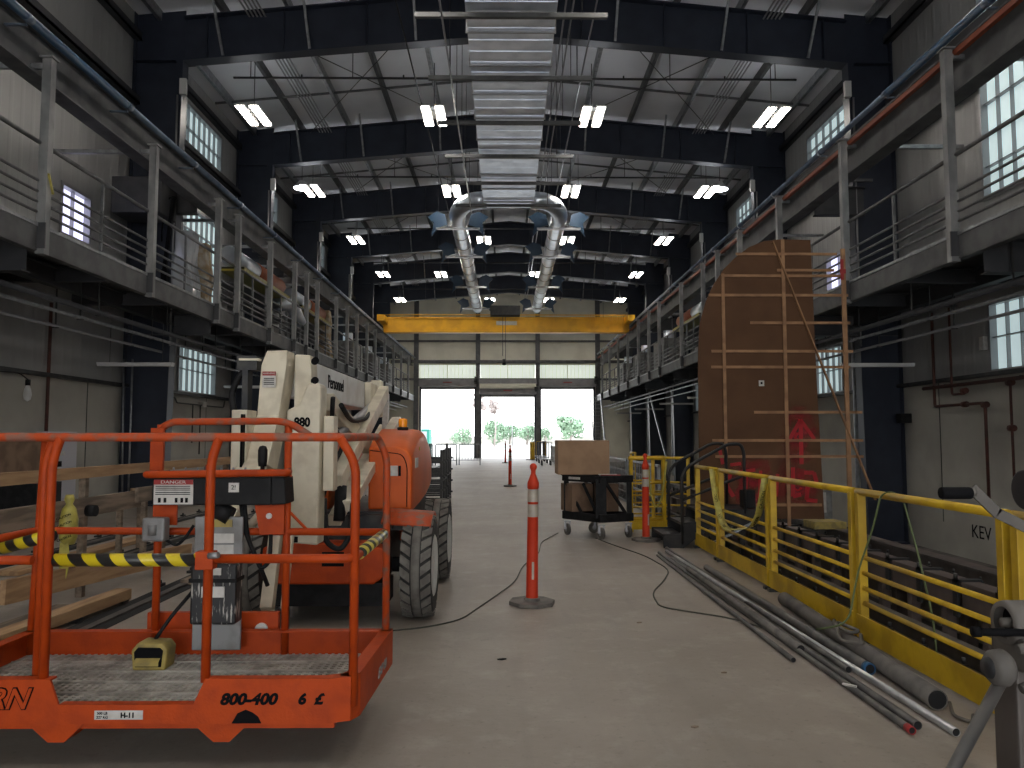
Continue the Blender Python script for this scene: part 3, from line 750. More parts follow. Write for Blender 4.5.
# rails
R_ = .0205
def tb(name, pts, r=R_, rad=.08, m='orange', par=None, k=5):
    return MB().tube(bend(pts, rad, k), r, 10).build(name, m, par or basket)
tb('top_rail', [(-2.55, 4.38, 1.45), (-2.55, 3.53, 1.45), (-.71, 3.53, 1.45), (-.71, 4.36, 1.452), (-.66, 4.38, 1.34), (-.655, 4.38, FZ)], m='orange_worn', rad=.07)
for x in (-2.03, -1.32): tb('post', [(x+.035, 3.53, 1.45), (x-.0, 3.53, 1.34), (x, 3.53, KT-.02)], m='orange')
tb('post', [(-.745, 3.53, 1.45), (-.675, 3.555, 1.33), (-.675, 3.555, FZ)])
tb('post', [(-2.06, 3.60, 1.45), (-2.10, 3.60, 1.34), (-2.10, 3.60, FZ)])
tb('post', [(-2.58, 3.53, 1.44), (-2.6, 3.53, FZ)]); tb('post', [(-2.56, 4.38, 1.43), (-2.6, 4.38, FZ)])
tb('mid_rail', [(-1.29, 3.53, .91), (-.70, 3.53, .91), (-.675, 3.58, .91), (-.66, 4.38, .925)], rad=.05)
tb('mid_rail', [(-2.58, 3.53, .905), (-2.1, 3.53, .905)])
tb('mid_rail', [(-2.6, 3.55, .92), (-2.6, 4.38, .935), (-.67, 4.38, .925)])
tb('rear_rail', [(-1.92, 4.38, 1.50), (-1.86, 4.38, 1.535), (-1.22, 4.38, 1.54), (-1.08, 4.36, 1.455)], m='orange_worn')
for x in (-1.92, -1.21): tb('post', [(x, 4.38, 1.52), (x, 4.38, FZ)])
tb('console_rail', [(-1.92, 4.34, 1.25), (-1.93, 4.22, 1.25), (-1.17, 4.22, 1.26), (-1.20, 4.36, 1.26)], rad=.03)
tb('brace', [(-1.20, 4.38, 1.04), (-1.10, 4.38, .94)], r=.008)
# hazard-taped bars (padded): gate bar, side bar and one on the left
MB().cyl((-2.0, 3.53, .905), (-1.37, 3.53, .905), .029, 16).build('taped_gate_bar', 'hazard', basket)
MB().cyl((-.674, 3.66, .912), (-.662, 4.30, .922), .027, 14).build('taped_side_bar', 'hazardy', basket)
MB().cyl((-2.47, 3.9, .905), (-2.18, 3.82, .98), .03, 14).build('taped_gate_bar', 'hazard', basket)
q = MB(); q.box(-1.37, -1.29, 3.50, 3.56, .865, .945); q.build('gate_latch', 'orange', basket, .004)
MB().cyl((-1.30, 3.48, .93), (-1.255, 3.47, .935), .014, 10).build('latch_pin', 'conduit', basket)
# console bracket plates
q = MB(); q.box(-1.955, -1.885, 4.33, 4.35, 1.25, 1.50); q.box(-1.93, -1.80, 4.33, 4.345, .97, 1.08); q.prism([(-1.375, 1.095), (-1.21, 1.105), (-1.21, .92), (-1.34, .92)], 4.32, 4.335)
q.each('bracket_plate', 'orange', basket)
MB().cyl((-1.29, 4.31, 1.02), (-1.29, 4.33, 1.02), .016, 12).build('white_cap', 'sticker', basket)
# control console
q = MB(); q.box(-1.97, -1.33, 4.24, 4.42, 1.085, 1.235); q.prism([(-1.33, 1.085), (-1.25, 1.09), (-1.26, 1.235), (-1.33, 1.235)], 4.24, 4.42)
cs = q.build('control_console', 'black', lift, .008); cs.location.x += .07
q = MB(); q.box(-1.95, -1.27, 4.26, 4.41, 1.235, 1.262); q.build('console_top', 'grey_box', cs, .004)
q = MB(); q.lathe([(0, -.05), (.03, -.05), (.038, .0), (.024, .02)], (-1.62, 4.29, 1.062), 14); q.cyl((-1.63, 4.29, 1.06), (-1.56, 4.29, 1.02), .05, 14); q.build('horn', 'black', cs)
q = MB(); q.cyl((-1.40, 4.31, 1.26), (-1.40, 4.31, 1.33), .012, 8); q.lathe([(0, 0), (.022, .0), (.026, .03), (.026, .09), (.018, .11), (0, .115)], (-1.40, 4.31, 1.29), 12); q.build('joystick', 'black', cs)
for i in range(7): MB().cyl((-1.88+.065*i, 4.30, 1.262), (-1.88+.065*i, 4.30, 1.285), .006, 6).build('toggle_switch', 'conduit', cs)
MB().cyl((-1.69, 4.29, 1.262), (-1.69, 4.29, 1.30), .014, 10).build('stop_button', 'redink', cs)
q = MB(); q.box(-1.955, -1.745, 4.232, 4.238, 1.09, 1.222); q.build('danger_label', 'sticker', cs)
MB().box(-1.955, -1.745, 4.229, 4.233, 1.196, 1.222).build('danger_label_header', 'redink', cs)
text_mesh('DANGER', .024, (-1.85, 4.227, 1.209), (1, 0, 0), (0, 0, 1), 'sticker', 'label_text', cs, squash=1.4)
q = MB()
for z in (1.185, 1.175, 1.165, 1.152, 1.142): q.box(-1.945, -1.76, 4.229, 4.232, z, z+.004)
q.build('label_print', 'ink', cs)
q = MB(); 
for x in (-1.93, -1.90, -1.84, -1.81, -1.785): q.box(x, x+.014, 4.229, 4.232, 1.10, 1.125)
q.build('label_print', 'ink', cs)
MB().box(-1.555, -1.50, 4.232, 4.238, 1.155, 1.205).build('decal', 'sticker', cs)
text_mesh('2!', .034, (-1.528, 4.230, 1.18), (1, 0, 0), (0, 0, 1), 'ink', 'label_text', cs)
tb('control_cable', [(-1.52, 4.33, 1.09), (-1.50, 4.33, .95), (-1.42, 4.38, .72), (-1.37, 4.38, .76), (-1.36, 4.36, .95), (-1.38, 4.33, 1.09)], .011, .08, 'black', cs)
tb('control_cable', [(-1.50, 4.33, 1.09), (-1.485, 4.34, .9), (-1.44, 4.4, .76), (-1.40, 4.45, .62)], .012, .08, 'black', cs)
q = MB(); q.box(-1.935, -1.815, 4.21, 4.29, .895, 1.02); q.build('outlet_box', 'grey_box', basket, .012)
MB().cyl((-1.875, 4.205, .93), (-1.875, 4.205, .985), .022, 10).build('outlet_cover', 'grey_box', basket)
tb('outlet_cord', [(-1.84, 4.28, .90), (-1.78, 4.30, .86), (-1.74, 4.30, .90), (-1.70, 4.32, .97)], .008, .05, 'black', basket)
# grey plate with the document box
q = MB(); q.box(-1.765, -1.505, 4.28, 4.30, .29, 1.0); pl = q.build('mounting_plate', 'grey_box', basket, .006); pl.location = (.085, 0, .02)
MB().box(-1.70, -1.56, 4.272, 4.279, .945, .985).build('yellow_label', 'footyellow', pl)
for z in (.86, .80): MB().box(-1.71, -1.55, 4.272, 4.279, z, z+.05).build('white_label', 'sticker', pl)
q = MB(); q.box(-1.765, -1.525, 4.16, 4.28, .385, .70); bx = q.build('document_box', 'splatter', basket, .015); bx.location = (.115, 0, .085)
q = MB(); q.box(-1.77, -1.52, 4.155, 4.28, .605, .625); q.build('box_lid_seam', 'black', bx)
MB().box(-1.70, -1.58, 4.150, 4.158, .53, .585).build('white_label', 'sticker', bx)
MB().box(-1.68, -1.60, 4.150, 4.158, .645, .68).build('white_label', 'sticker', bx)
# foot switch on the grating
q = MB()
q.prism([(-1.895, FZ), (-1.73, FZ), (-1.72, FZ+.105), (-1.745, FZ+.135), (-1.87, FZ+.14), (-1.905, FZ+.10)], 4.07, 4.19)
fs = q.build('foot_switch', 'footyellow', basket, .01)
q = MB(); q.prism([(-1.878, FZ+.02), (-1.748, FZ+.02), (-1.740, FZ+.10), (-1.755, FZ+.115), (-1.865, FZ+.117), (-1.885, FZ+.095)], 4.064, 4.08); q.build('switch_opening', 'ink', fs)
q = MB(); q.add([(-1.875, 4.04, FZ+.05), (-1.75, 4.04, FZ+.05), (-1.75, 4.064, FZ+.065), (-1.875, 4.064, FZ+.065), (-1.875, 4.04, FZ+.03), (-1.75, 4.04, FZ+.03)], [(0,1,2,3), (4,5,1,0)]); q.build('pedal', 'footyellow', fs)
tb('switch_cable', [(-1.82, 4.16, FZ+.135), (-1.77, 4.22, .50), (-1.68, 4.27, .62)], .010, .05, 'black', fs)
# rear frame of the basket seen through the rails
q = MB(); q.box(-2.0, -1.27, 4.46, 4.50, .32, .47); q.build('rear_support', 'orange', lift)
q = MB(); q.cyl((-1.36, 4.44, .38), (-1.36, 4.47, .38), .035, 16); q.build('pivot_cap', 'sticker', lift)

# jib and booms
q = MB(); jb = q
def slab(mb, pts, w0, w1, depth):  # tapered box girder through (x,y,z) points
    P = [V(p) for p in pts]
    for i in range(len(P)-1):
        mb.bar(P[i], P[i+1], w0+(w1-w0)*i/(len(P)-1), depth, (0, -1, .3))
q.add([(-1.66, 5.42, 2.05), (-1.52, 5.42, 2.055), (-1.55, 5.36, 1.60), (-1.70, 5.36, 1.60), (-1.56, 5.16, 1.27), (-1.73, 5.16, 1.27),
       (-1.66, 5.62, 2.05), (-1.52, 5.62, 2.055), (-1.55, 5.58, 1.60), (-1.70, 5.58, 1.60), (-1.56, 5.38, 1.22), (-1.73, 5.38, 1.22),
       (-1.69, 5.40, 1.95), (-1.515, 5.40, 1.95), (-1.69, 5.63, 1.95), (-1.515, 5.63, 1.95)],
      [(0,1,13,12),(12,13,2,3),(3,2,4,5),(6,14,15,7),(14,9,8,15),(9,11,10,8),(0,6,7,1),(5,4,10,11),(1,7,15,13),(13,15,8,2),(2,8,10,4),(0,12,14,6),(12,3,9,14),(3,5,11,9)])
q.build('jib', 'cream', lift, .006)
q = MB(); q.box(-1.80, -1.70, 5.15, 5.36, 1.22, 1.63); q.build('jib_link', 'cream', lift, .006)
q = MB(); q.box(-1.722, -1.708, 5.10, 5.16, 1.24, 1.60); q.build('jib_slot', 'ink', lift)
q = MB(); q.box(-1.665, -1.575, 5.353, 5.359, 1.79, 1.90); lb = q.build('warning_sticker', 'sticker', lift)
MB().box(-1.665, -1.575, 5.350, 5.355, 1.872, 1.90).build('sticker_header', 'redink', lb)
text_mesh('WARNING', .017, (-1.62, 5.348, 1.886), (1, 0, 0), (0, 0, 1), 'sticker', 'label_text', lb)
q = MB()
for z in (1.85, 1.838, 1.822, 1.81): q.box(-1.655, -1.585, 5.350, 5.353, z, z+.005)
q.build('sticker_print', 'ink', lb)
# jib lower end reaching to the basket
q = MB(); q.bar((-1.45, 5.05, .95), (-1.42, 4.75, .42), .07, .10); q.bar((-1.35, 5.0, .86), (-1.33, 4.78, .42), .03, .06); q.bar((-1.66, 5.2, 1.28), (-1.68, 4.7, .95), .16, .07)
q.each('jib_rod', 'cream', lift)
q = MB(); q.tube([(-1.78, 5.0, .96), (-1.70, 4.9, .90), (-1.55, 4.85, .92), (-1.45, 4.9, 1.05)], .03, 10); q.build('rotator_arm', 'cream', lift)
# knuckle plates
q = MB()
q.add([(-1.50, 5.55, 2.04), (-1.40, 5.6, 2.04), (-1.38, 5.6, 1.78), (-1.42, 5.6, 1.66), (-1.50, 5.55, 1.62),
       (-1.50, 5.75, 2.04), (-1.40, 5.78, 2.04), (-1.38, 5.78, 1.78), (-1.42, 5.78, 1.66), (-1.50, 5.75, 1.62)],
      [(0,1,2,3,4),(9,8,7,6,5),(0,5,6,1),(1,6,7,2),(2,7,8,3),(3,8,9,4),(4,9,5,0)])
q.build('knuckle', 'cream', lift, .01)
q = MB(); q.cyl((-1.36, 5.56, 1.99), (-1.34, 5.50, 1.99), .026, 12); q.cyl((-1.36, 5.56, 1.85), (-1.34, 5.50, 1.85), .026, 12); q.each('pivot_pin', 'ink', lift)
# main boom
bxr, bxl = -1.40, -1.62
q = MB(); q.add([(bxr, 5.7, 2.0), (bxr, 8.05, 2.0), (bxr, 8.05, 1.73), (bxr, 5.7, 1.74), (bxl, 5.7, 2.0), (bxl, 8.05, 2.0), (bxl, 8.05, 1.73), (bxl, 5.7, 1.74)],
      [(0,1,2,3),(7,6,5,4),(0,4,5,1),(3,2,6,7),(0,3,7,4),(1,5,6,2)])
mbm = q.build('main_boom', 'white', lift, .01)
text_mesh('Personnel', .15, (bxr+.004, 6.45, 1.885), (0, 1, 0), (0, 0, 1), 'ink', 'lettering', mbm, 0, .001, squash=1.0)
q = MB(); q.box(bxr, bxr+.07, 7.75, 8.1, 1.68, 2.0); q.box(bxr-.02, bxr+.10, 8.2, 8.35, 1.66, 2.05); q.each('boom_end_plate', 'cream', lift, 1, .02)
q = MB(); q.cyl((bxr-.02, 8.15, 1.86), (bxr+.1, 8.15, 1.86), .05, 12); q.build('pivot_pin', 'ink', lift)
# numbered upright
q = MB()
q.prism([(-1.535, .72), (-1.305, .70), (-1.30, 1.80), (-1.32, 1.83), (-1.36, 1.84), (-1.40, 1.81), (-1.45, 1.68), (-1.535, 1.64)], 5.50, 5.70)
up = q.build('numbered_upright', 'cream', lift, .012)
text_mesh('880', .088, (-1.425, 5.494, 1.552), (1, 0, 0), (0, 0, 1), 'ink', 'lettering', up, 0, .004, squash=.85)
MB().box(-1.295, -1.22, 5.58, 5.72, 1.07, 1.60).build('side_plate', 'cream', up, .006)
MB().box(-1.50, -1.44, 5.490, 5.498, .72, .76).build('small_label', 'ink', up)
# folding arms seen between the upright and the hood
for p0, p1, w_ in (((-1.28, 8.25, 1.93), (-1.28, 5.95, 1.10), .13), ((-1.19, 8.55, 1.63), (-1.19, 5.95, .93), .09), ((-1.33, 8.6, 1.55), (-1.33, 6.15, .80), .09)):
    MB().bar(p0, p1, .10, w_).build('folding_arm', 'cream', lift, .008)
MB().bar((-1.36, 6.0, 1.72), (-1.32, 7.5, 1.36), .08, .14).build('folding_arm', 'cream', lift, .008)
q = MB(); q.cyl((-1.34, 6.2, 1.45), (-1.34, 7.9, 1.78), .035, 10); q.build('lift_cylinder', 'conduit', lift)
q = MB(); q.cyl((-1.25, 6.0, 1.08), (-1.25, 5.95, .82), .045, 12); q.build('lift_cylinder', 'black', lift)
tb('hose', [(-1.30, 5.9, 1.75), (-1.33, 6.0, 1.55), (-1.27, 6.2, 1.4), (-1.33, 6.0, 1.2), (-1.36, 5.8, .95)], .018, .1, 'black', lift)
tb('hose', [(-1.28, 6.1, 1.7), (-1.30, 6.6, 1.58), (-1.27, 7.2, 1.62), (-1.31, 7.7, 1.75)], .02, .2, 'black', lift)
tb('hose', [(-1.33, 5.8, 1.0), (-1.30, 5.7, .70), (-1.20, 5.75, .62), (-1.14, 5.8, .72), (-1.15, 5.95, .95)], .02, .1, 'black', lift)
tb('hose', [(-1.76, 5.5, 1.98), (-1.86, 5.48, 1.90), (-1.92, 5.46, 1.74), (-1.86, 5.44, 1.56), (-1.74, 5.42, 1.50)], .022, .12, 'black', lift)
q = MB(); q.box(-1.88, -1.74, 5.46, 5.6, 1.92, 2.02); q.box(-1.84, -1.80, 5.46, 5.56, 1.55, 1.92); q.build('rotator_motor', 'darkmetal', lift)
MB().box(-1.86, -1.72, 5.44, 5.5, 1.985, 2.0).build('hose_clamp', 'cream', lift)
MB().box(-1.32, -1.26, 8.4, 8.5, 1.42, 1.92).build('riser_post', 'sticker', lift)
# turntable and hoods
q = MB(); q.box(-1.95, -.86, 6.7, 8.5, .66, .82); q.box(-1.75, -.95, 6.6, 6.75, .68, .80); tt = q.build('turntable', 'darkmetal', lift)
def hood(x0, x1, out):
    secs = [(6.90, 1.36, .82), (7.10, 1.43, .80), (7.6, 1.53, .82), (8.2, 1.53, .86), (8.6, 1.42, .92), (8.75, 1.30, .98)]
    q = MB(); vs = []; n = 0
    for y, zt, zb in secs:
        r = .13; pr = []
        for a in range(0, 91, 18):
            t = math.radians(a); pr.append((x1-r+r*math.sin(math.radians(90)-t) if out > 0 else x1+r-r*math.cos(t), zt-r+r*math.sin(t)))
        pr = [(x1, zb)]+pr+[(x0, zt), (x0, zb)]
        n = len(pr); vs += [(p[0], y, p[1]) for p in pr]
    fs = [(i*n+k, i*n+(k+1)%n, (i+1)*n+(k+1)%n, (i+1)*n+k) for i in range(len(secs)-1) for k in range(n)]
    fs += [tuple(range(n)), tuple(range((len(secs)-1)*n, len(secs)*n))[::-1]]
    return q.add(vs, fs, [True]*(len(fs)-2)+[False]*2)
h = hood(-1.20, -.82, 1).build('hood', 'hood', lift, .015)
q = MB(); q.tube(bend([(-1.19, 6.892, 1.335), (-.90, 6.892, 1.30), (-.86, 6.892, 1.2), (-.86, 6.892, .84)], .1), .004, 6); q.build('hood_seam', 'ink', h)
MB().box(-1.03, -.94, 6.885, 6.897, 1.11, 1.20).build('latch_plate', 'sticker', h, .004)
MB().box(-.935, -.915, 6.885, 6.897, 1.11, 1.20).build('latch', 'ink', h)
MB().box(-.825, -.812, 7.15, 7.35, 1.17, 1.26).build('warning_sticker', 'sticker', h)
MB().cyl((-.83, 7.5, 1.34), (-.812, 7.5, 1.34), .02, 10).build('round_sticker', 'yellow', h)
h2 = hood(-1.55, -1.93, -1).build('hood', 'hood', lift, .015)
q = MB(); q.lathe([(0, 1.515), (.05, 1.515), (.055, 1.54), (.042, 1.545)], (-.96, 7.35, 0), 16); be = q.build('beacon_base', 'black', lift)
MB().lathe([(.04, 1.54), (.042, 1.60), (.038, 1.62), (0, 1.63)], (-.96, 7.35, 0), 16).build('beacon_lens', 'amber', lift)
# chassis
q = MB(); q.prism([(-1.88, .36), (-1.80, .31), (-1.02, .31), (-.95, .36), (-.93, .58), (-1.1, .63), (-1.8, .63), (-1.9, .58)], 6.15, 6.35)
ch = q.build('chassis_bumper', 'orange', lift, .015)
q = MB(); q.box(-1.42, -1.25, 6.14, 6.152, .45, .56); q.build('tie_down_slot', 'ink', ch)
MB().box(-1.50, -1.46, 6.14, 6.152, .50, .53).build('decal', 'sticker', ch)
MB().box(-1.90, -.92, 6.35, 8.6, .34, .66).build('chassis', 'darkmetal', lift, .02)
q = MB(); q.box(-1.86, -.93, 6.22, 6.6, .13, .31); q.build('axle', 'black', lift)
MB().cyl((-2.1, 6.5, .41), (-.6, 6.5, .41), .06, 10).build('axle', 'black', lift)
MB().cyl((-2.1, 8.15, .41), (-.6, 8.15, .41), .06, 10).build('axle', 'black', lift)
# fenders
for y in (6.5,):
    q = MB(); vs = []
    for a in range(52, 163, 11):
        t = math.radians(a); rr = .45
        for x in (-.98, -.585): 
            dz = 0 if x < -.7 else -.03
            vs.append((x, y-rr*math.cos(t), .42+rr*math.sin(t)+dz))
    for a in range(52, 163, 11):
        t = math.radians(a); rr = .435
        for x in (-.98, -.585): 
            dz = 0 if x < -.7 else -.03
            vs.append((x, y-rr*math.cos(t), .42+rr*math.sin(t)+dz))
    n = 11
    fs = [(2*i, 2*i+1, 2*i+3, 2*i+2) for i in range(n-1)]+[(2*n+2*i+2, 2*n+2*i+3, 2*n+2*i+1, 2*n+2*i) for i in range(n-1)]+[(2*i, 2*i+2, 2*n+2*i+2, 2*n+2*i) for i in range(n-1)]+[(2*i+3, 2*i+1, 2*n+2*i+1, 2*n+2*i+3) for i in range(n-1)]
    q.add(vs, fs, True).build('fender', 'orange_worn', lift)
# wheels: tyre with blocks, rim, hub
def wheel(x, y, out):
    R0, W_ = .41, .24
    q = MB().lathe([(R0*.55, -W_/2+.01), (R0*.86, -W_/2), (R0*.965, -W_/2+.03), (R0*.965, W_/2-.03), (R0*.86, W_/2), (R0*.55, W_/2-.01)], (x, y, R0), 40, 'X')
    ty = q.build('tyre', 'rubber', lift)
    n = 26
    for sgn in (-1, 1):
        q = MB()
        for i in range(n):
            t0 = 2*PI*(i+(.5 if sgn > 0 else 0))/n; dt = 2*PI/n*.70; sk = 2*PI/n*.55
            vs = []
            for rr in (R0*.95, R0):
                for (u_, a_) in ((.042, t0), (.042, t0+dt), (W_/2-.002, t0+dt-sk), (W_/2-.002, t0-sk)):
                    r2 = rr*(.975 if u_ > .1 and rr == R0 else 1)
                    vs.append((x+sgn*u_, y+r2*math.cos(a_), R0+r2*math.sin(a_)))
            q.add(vs, [(0,1,2,3),(7,6,5,4),(0,4,5,1),(1,5,6,2),(2,6,7,3),(3,7,4,0)])
        q.build('tread_blocks', 'tread', ty)
    MB().lathe([(R0*.95, -.033), (R0*.992, -.031), (R0*.992, .031), (R0*.95, .033)], (x, y, R0), 40, 'X').build('tread_rib', 'tread', ty)
    e = out*W_/2
    q = MB().lathe([(R0*.60, e*.95), (R0*.55, e*1.03), (R0*.48, e*.6), (R0*.2, e*.55), (R0*.17, e*.95), (0, e*.95)], (x, y, R0), 28, 'X'); q.build('rim', 'rim', ty)
for x, o in ((-.69, 1), (-2.0, -1)):
    for y in (6.45, 8.15): wheel(x, y, o)

# ------------------------------------------------------------------ delineator posts
def delin(loc, lab, cap=True):
    x, y, z = 0, 0, 0
    t = thing('delineator_post', (0, 0, 0), lab, 'delineator', 'orange delineator posts')
    q = MB(); poly = [(.205*math.cos(2*PI*k/8+.2), .205*math.sin(2*PI*k/8+.2)) for k in range(8)]
    q.prism(poly, .0, .035, 'Z'); q.lathe([(.075, .035), (.07, .06), (0, .06)], (0, 0, 0), 20); q.build('base', 'pipe_old', t, .006)
    pr = [(.054, .05), (.052, .10), (.051, .25), (.049, .47), (.045, 1.0), (.051, 1.005), (.050, 1.05), (.036, 1.09), (.021, 1.13), (.020, 1.155), (.031, 1.18), (.031, 1.20), (.018, 1.218), (0, 1.222)]
    q = MB().lathe(pr, (0, 0, 0), 24); q.build('tube', 'red', t)
    for z0, z1 in ((.755, .865), (.885, .995)): MB().lathe([(.0492, z0), (.0472, z1)], (0, 0, 0), 24).build('reflective_band', 'reflect', t)
    MB().box(-.006, .014, -.053, -.048, .22, .37).build('slot_sticker', 'reflect', t)
    return t
dl = delin(0, 'orange delineator post nearest the photographer, in the middle of the floor'); dl.location = (.235, 6.90, 0); dl.rotation_euler.y = .012
dup(dl, (1.98, 11.05, 0), .5, 'orange delineator post beside the black utility cart')
dup(dl, (.15, 23.2, 0), .2, 'orange delineator post in the far middle of the floor')
dup(dl, (.02, 44, 0), .9, 'farthest orange delineator post, near the centre doorway')

# ------------------------------------------------------------------ utility cart with cartons
ct = thing('utility_cart', (1.35, 11.6, 0), 'black two-shelf utility cart with cardboard cartons standing by the fence', 'cart')
A = V((1.36, 11.12, 0)); e1 = V((-.50, .62, 0)); e2 = V((.50, .27, 0))   # near corner, the two sides
def cp(a, b, z): p = A+e1*a+e2*b; return (p.x, p.y, z)
def tray(z0, z1, name):
    q = MB(); th = .03
    q.add([cp(a, b, z) for z in (z0, z0+.03) for a, b in ((0,0),(1,0),(1,1),(0,1))], [(3,2,1,0),(4,5,6,7),(0,1,5,4),(1,2,6,5),(2,3,7,6),(3,0,4,7)])
    for (a0, b0), (a1, b1) in (((0,0),(1,0)), ((1,0),(1,1)), ((1,1),(0,1)), ((0,1),(0,0))):
        q.bar(cp(a0, b0, (z0+z1)/2), cp(a1, b1, (z0+z1)/2), th, z1-z0)
    return q.build(name, 'black', ct, .012)
tray(.80, .90, 'top_shelf'); tray(.24, .36, 'bottom_shelf')
q = MB()
for a, b in ((.05, .06), (.95, .06), (.95, .94), (.05, .94)): q.bar(cp(a, b, .3), cp(a, b, .85), .07 if (a, b) != (.05, .06) else .15, .05)
q.each('leg', 'black', ct)
q = MB(); q.bar(cp(.1, 0, .36), cp(.45, 0, .78), .025, .04); q.bar(cp(.9, 0, .78), cp(.5, 0, .36), .025, .04); q.bar(cp(0, .15, .80), cp(0, .75, .36), .03, .04); q.bar(cp(1, .2, .36), cp(1, .8, .80), .025, .04)
q.each('brace', 'black', ct)
q = MB(); q.tube(bend([cp(1.0, .1, .87), cp(1.2, .1, .91), cp(1.2, .9, .91), cp(1.0, .9, .87)], .08), .016, 8); q.build('handle', 'black', ct)
MB().bar(cp(.80, -.035, .85), cp(.50, -.035, .85), .004, .035).build('name_plate', 'sticker', ct)
MB().box(1.35, 1.42, 11.04, 11.06, .80, .86).build('corner_cap', 'black', ct)
for i, (a, b) in enumerate(((.06, .08), (.94, .08), (.94, .92), (.06, .92))):
    p = V(cp(a, b, 0)); d = V((.35, -.94, 0)) if i != 2 else V((.9, .3, 0)); n = V((-d.y, d.x, 0))
    q = MB().cyl(p+n*.022+V((0,0,.085)), p-n*.022+V((0,0,.085)), .085, 20); w_ = q.build('caster_wheel', 'pipe_old', ct, .008)
    MB().cyl(p+n*.026+V((0,0,.085)), p-n*.026+V((0,0,.085)), .035, 14).build('hub', 'conduit', w_)
    q = MB(); q.bar(p+n*.035+V((0,0,.085)), p+n*.035+V((0,0,.2)), .03, .006); q.bar(p-n*.035+V((0,0,.085)), p-n*.035+V((0,0,.2)), .03, .006); q.bar(p+V((-.05,0,.205)), p+V((.05,0,.205)), .09, .012)
    q.build('fork', 'conduit', w_)
def carton(name, c, sx, sy, sz, rz, lab, m='card', flap=True):
    t = thing(name, c, lab, 'box'); ca, sa = math.cos(rz), math.sin(rz)
    def W(x, y, z): return V(c)+V((x*ca-y*sa, x*sa+y*ca, z))
    q = MB(); q.add([W(x, y, z) for z in (0, sz) for x, y in ((-sx/2,-sy/2),(sx/2,-sy/2),(sx/2,sy/2),(-sx/2,sy/2))], [(3,2,1,0),(4,5,6,7),(0,1,5,4),(1,2,6,5),(2,3,7,6),(3,0,4,7)])
    q.build('carton_body', m, t, .004)
    q = MB(); q.bar(W(-sx/2-.001, 0, sz+.001), W(sx/2+.001, 0, sz+.001), .06, .002); q.build('packing_tape', 'carddark' if m == 'card' else 'card', t)
    return t
carton('cardboard_carton', (1.15, 11.75, .902), .76, .50, .50, .03, 'large plain brown cardboard carton on top of the black utility cart')
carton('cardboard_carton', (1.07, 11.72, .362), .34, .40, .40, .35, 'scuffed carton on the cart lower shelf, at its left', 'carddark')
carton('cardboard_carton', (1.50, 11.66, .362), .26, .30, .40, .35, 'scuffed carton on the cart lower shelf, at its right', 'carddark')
q = MB(); q.box(1.36, 1.62, 11.30, 11.42, .902, .915); tag(q.build('paper_sheet', 'sticker'), 'white and red papers lying on the cart top by the carton', 'paper')
q = MB(); q.box(1.38, 1.66, 11.27, 11.295, .902, .912); tag(q.build('folder', 'redink'), 'red folder edge lying on the cart top before the carton', 'folder')

# ------------------------------------------------------------------ yellow guard fence along the pit
FXP = 2.54
ys_ = [0.35, 2.15, 3.93, 5.66, 7.50, 9.28, 10.40]
for k in range(len(ys_)-1):
    a, b = ys_[k]+.03, ys_[k+1]-.03
    lab = ['yellow fence panel behind the camera side, nearest of the row by the pit', 'yellow fence panel beside the foreground steel stand', 'yellow fence panel draped with a green cord',
           'yellow fence panel with bare rails between the green cord and the caution tape', 'yellow fence panel with caution tape sagging across it', 'short last yellow fence panel before the black steps'][k]
    t = thing('fence_panel', (FXP, a, 0), lab, 'fence', 'yellow fence panels beside the pit')
    q = MB(); q.box(FXP-.03, FXP+.03, a, a+.055, .03, 1.05); q.box(FXP-.03, FXP+.03, b-.055, b, .03, 1.05); q.each('post', 'yellow', t, 1, .004)
    MB().cyl((FXP, a-.01, 1.06), (FXP, b+.01, 1.06), .026, 12).build('top_rail', 'yellow', t)
    q = MB()
    for z in (.28, .385, .49, .60): q.cyl((FXP, a+.05, z), (FXP, b-.05, z), .017, 8)
    q.each('mid_rail', 'yellow', t)
    MB().box(FXP-.04, FXP-.025, a, b, .04, .20).build('toe_board', 'yellow', t)
    q = MB(); q.box(FXP-.06, FXP+.06, a, a+.06, 0, .03); q.box(FXP-.06, FXP+.06, b-.06, b, 0, .03); q.each('foot', 'darkmetal', t)
def ribbon(path, w, up, name, m, lab, cat, par=None):
    q = MB(); P = [V(p) for p in path]; vs = []
    for i, p in enumerate(P):
        d = (P[min(i+1, len(P)-1)]-P[max(i-1, 0)]).normalized(); u = V(up[i] if isinstance(up, list) else up); n = (u-d*u.dot(d)).normalized(); k = d.cross(n)
        vs += [p-n*w/2, p+n*w/2, p+n*w/2+k*.002, p-n*w/2+k*.002]
    n_ = len(P)
    q.add(vs, [(4*i+a, 4*i+(a+1)%4, 4*i+4+(a+1)%4, 4*i+4+a) for i in range(n_-1) for a in range(4)]+[(0,1,2,3), (4*n_-1,4*n_-2,4*n_-3,4*n_-4)], True)
    return q.build(name, m)
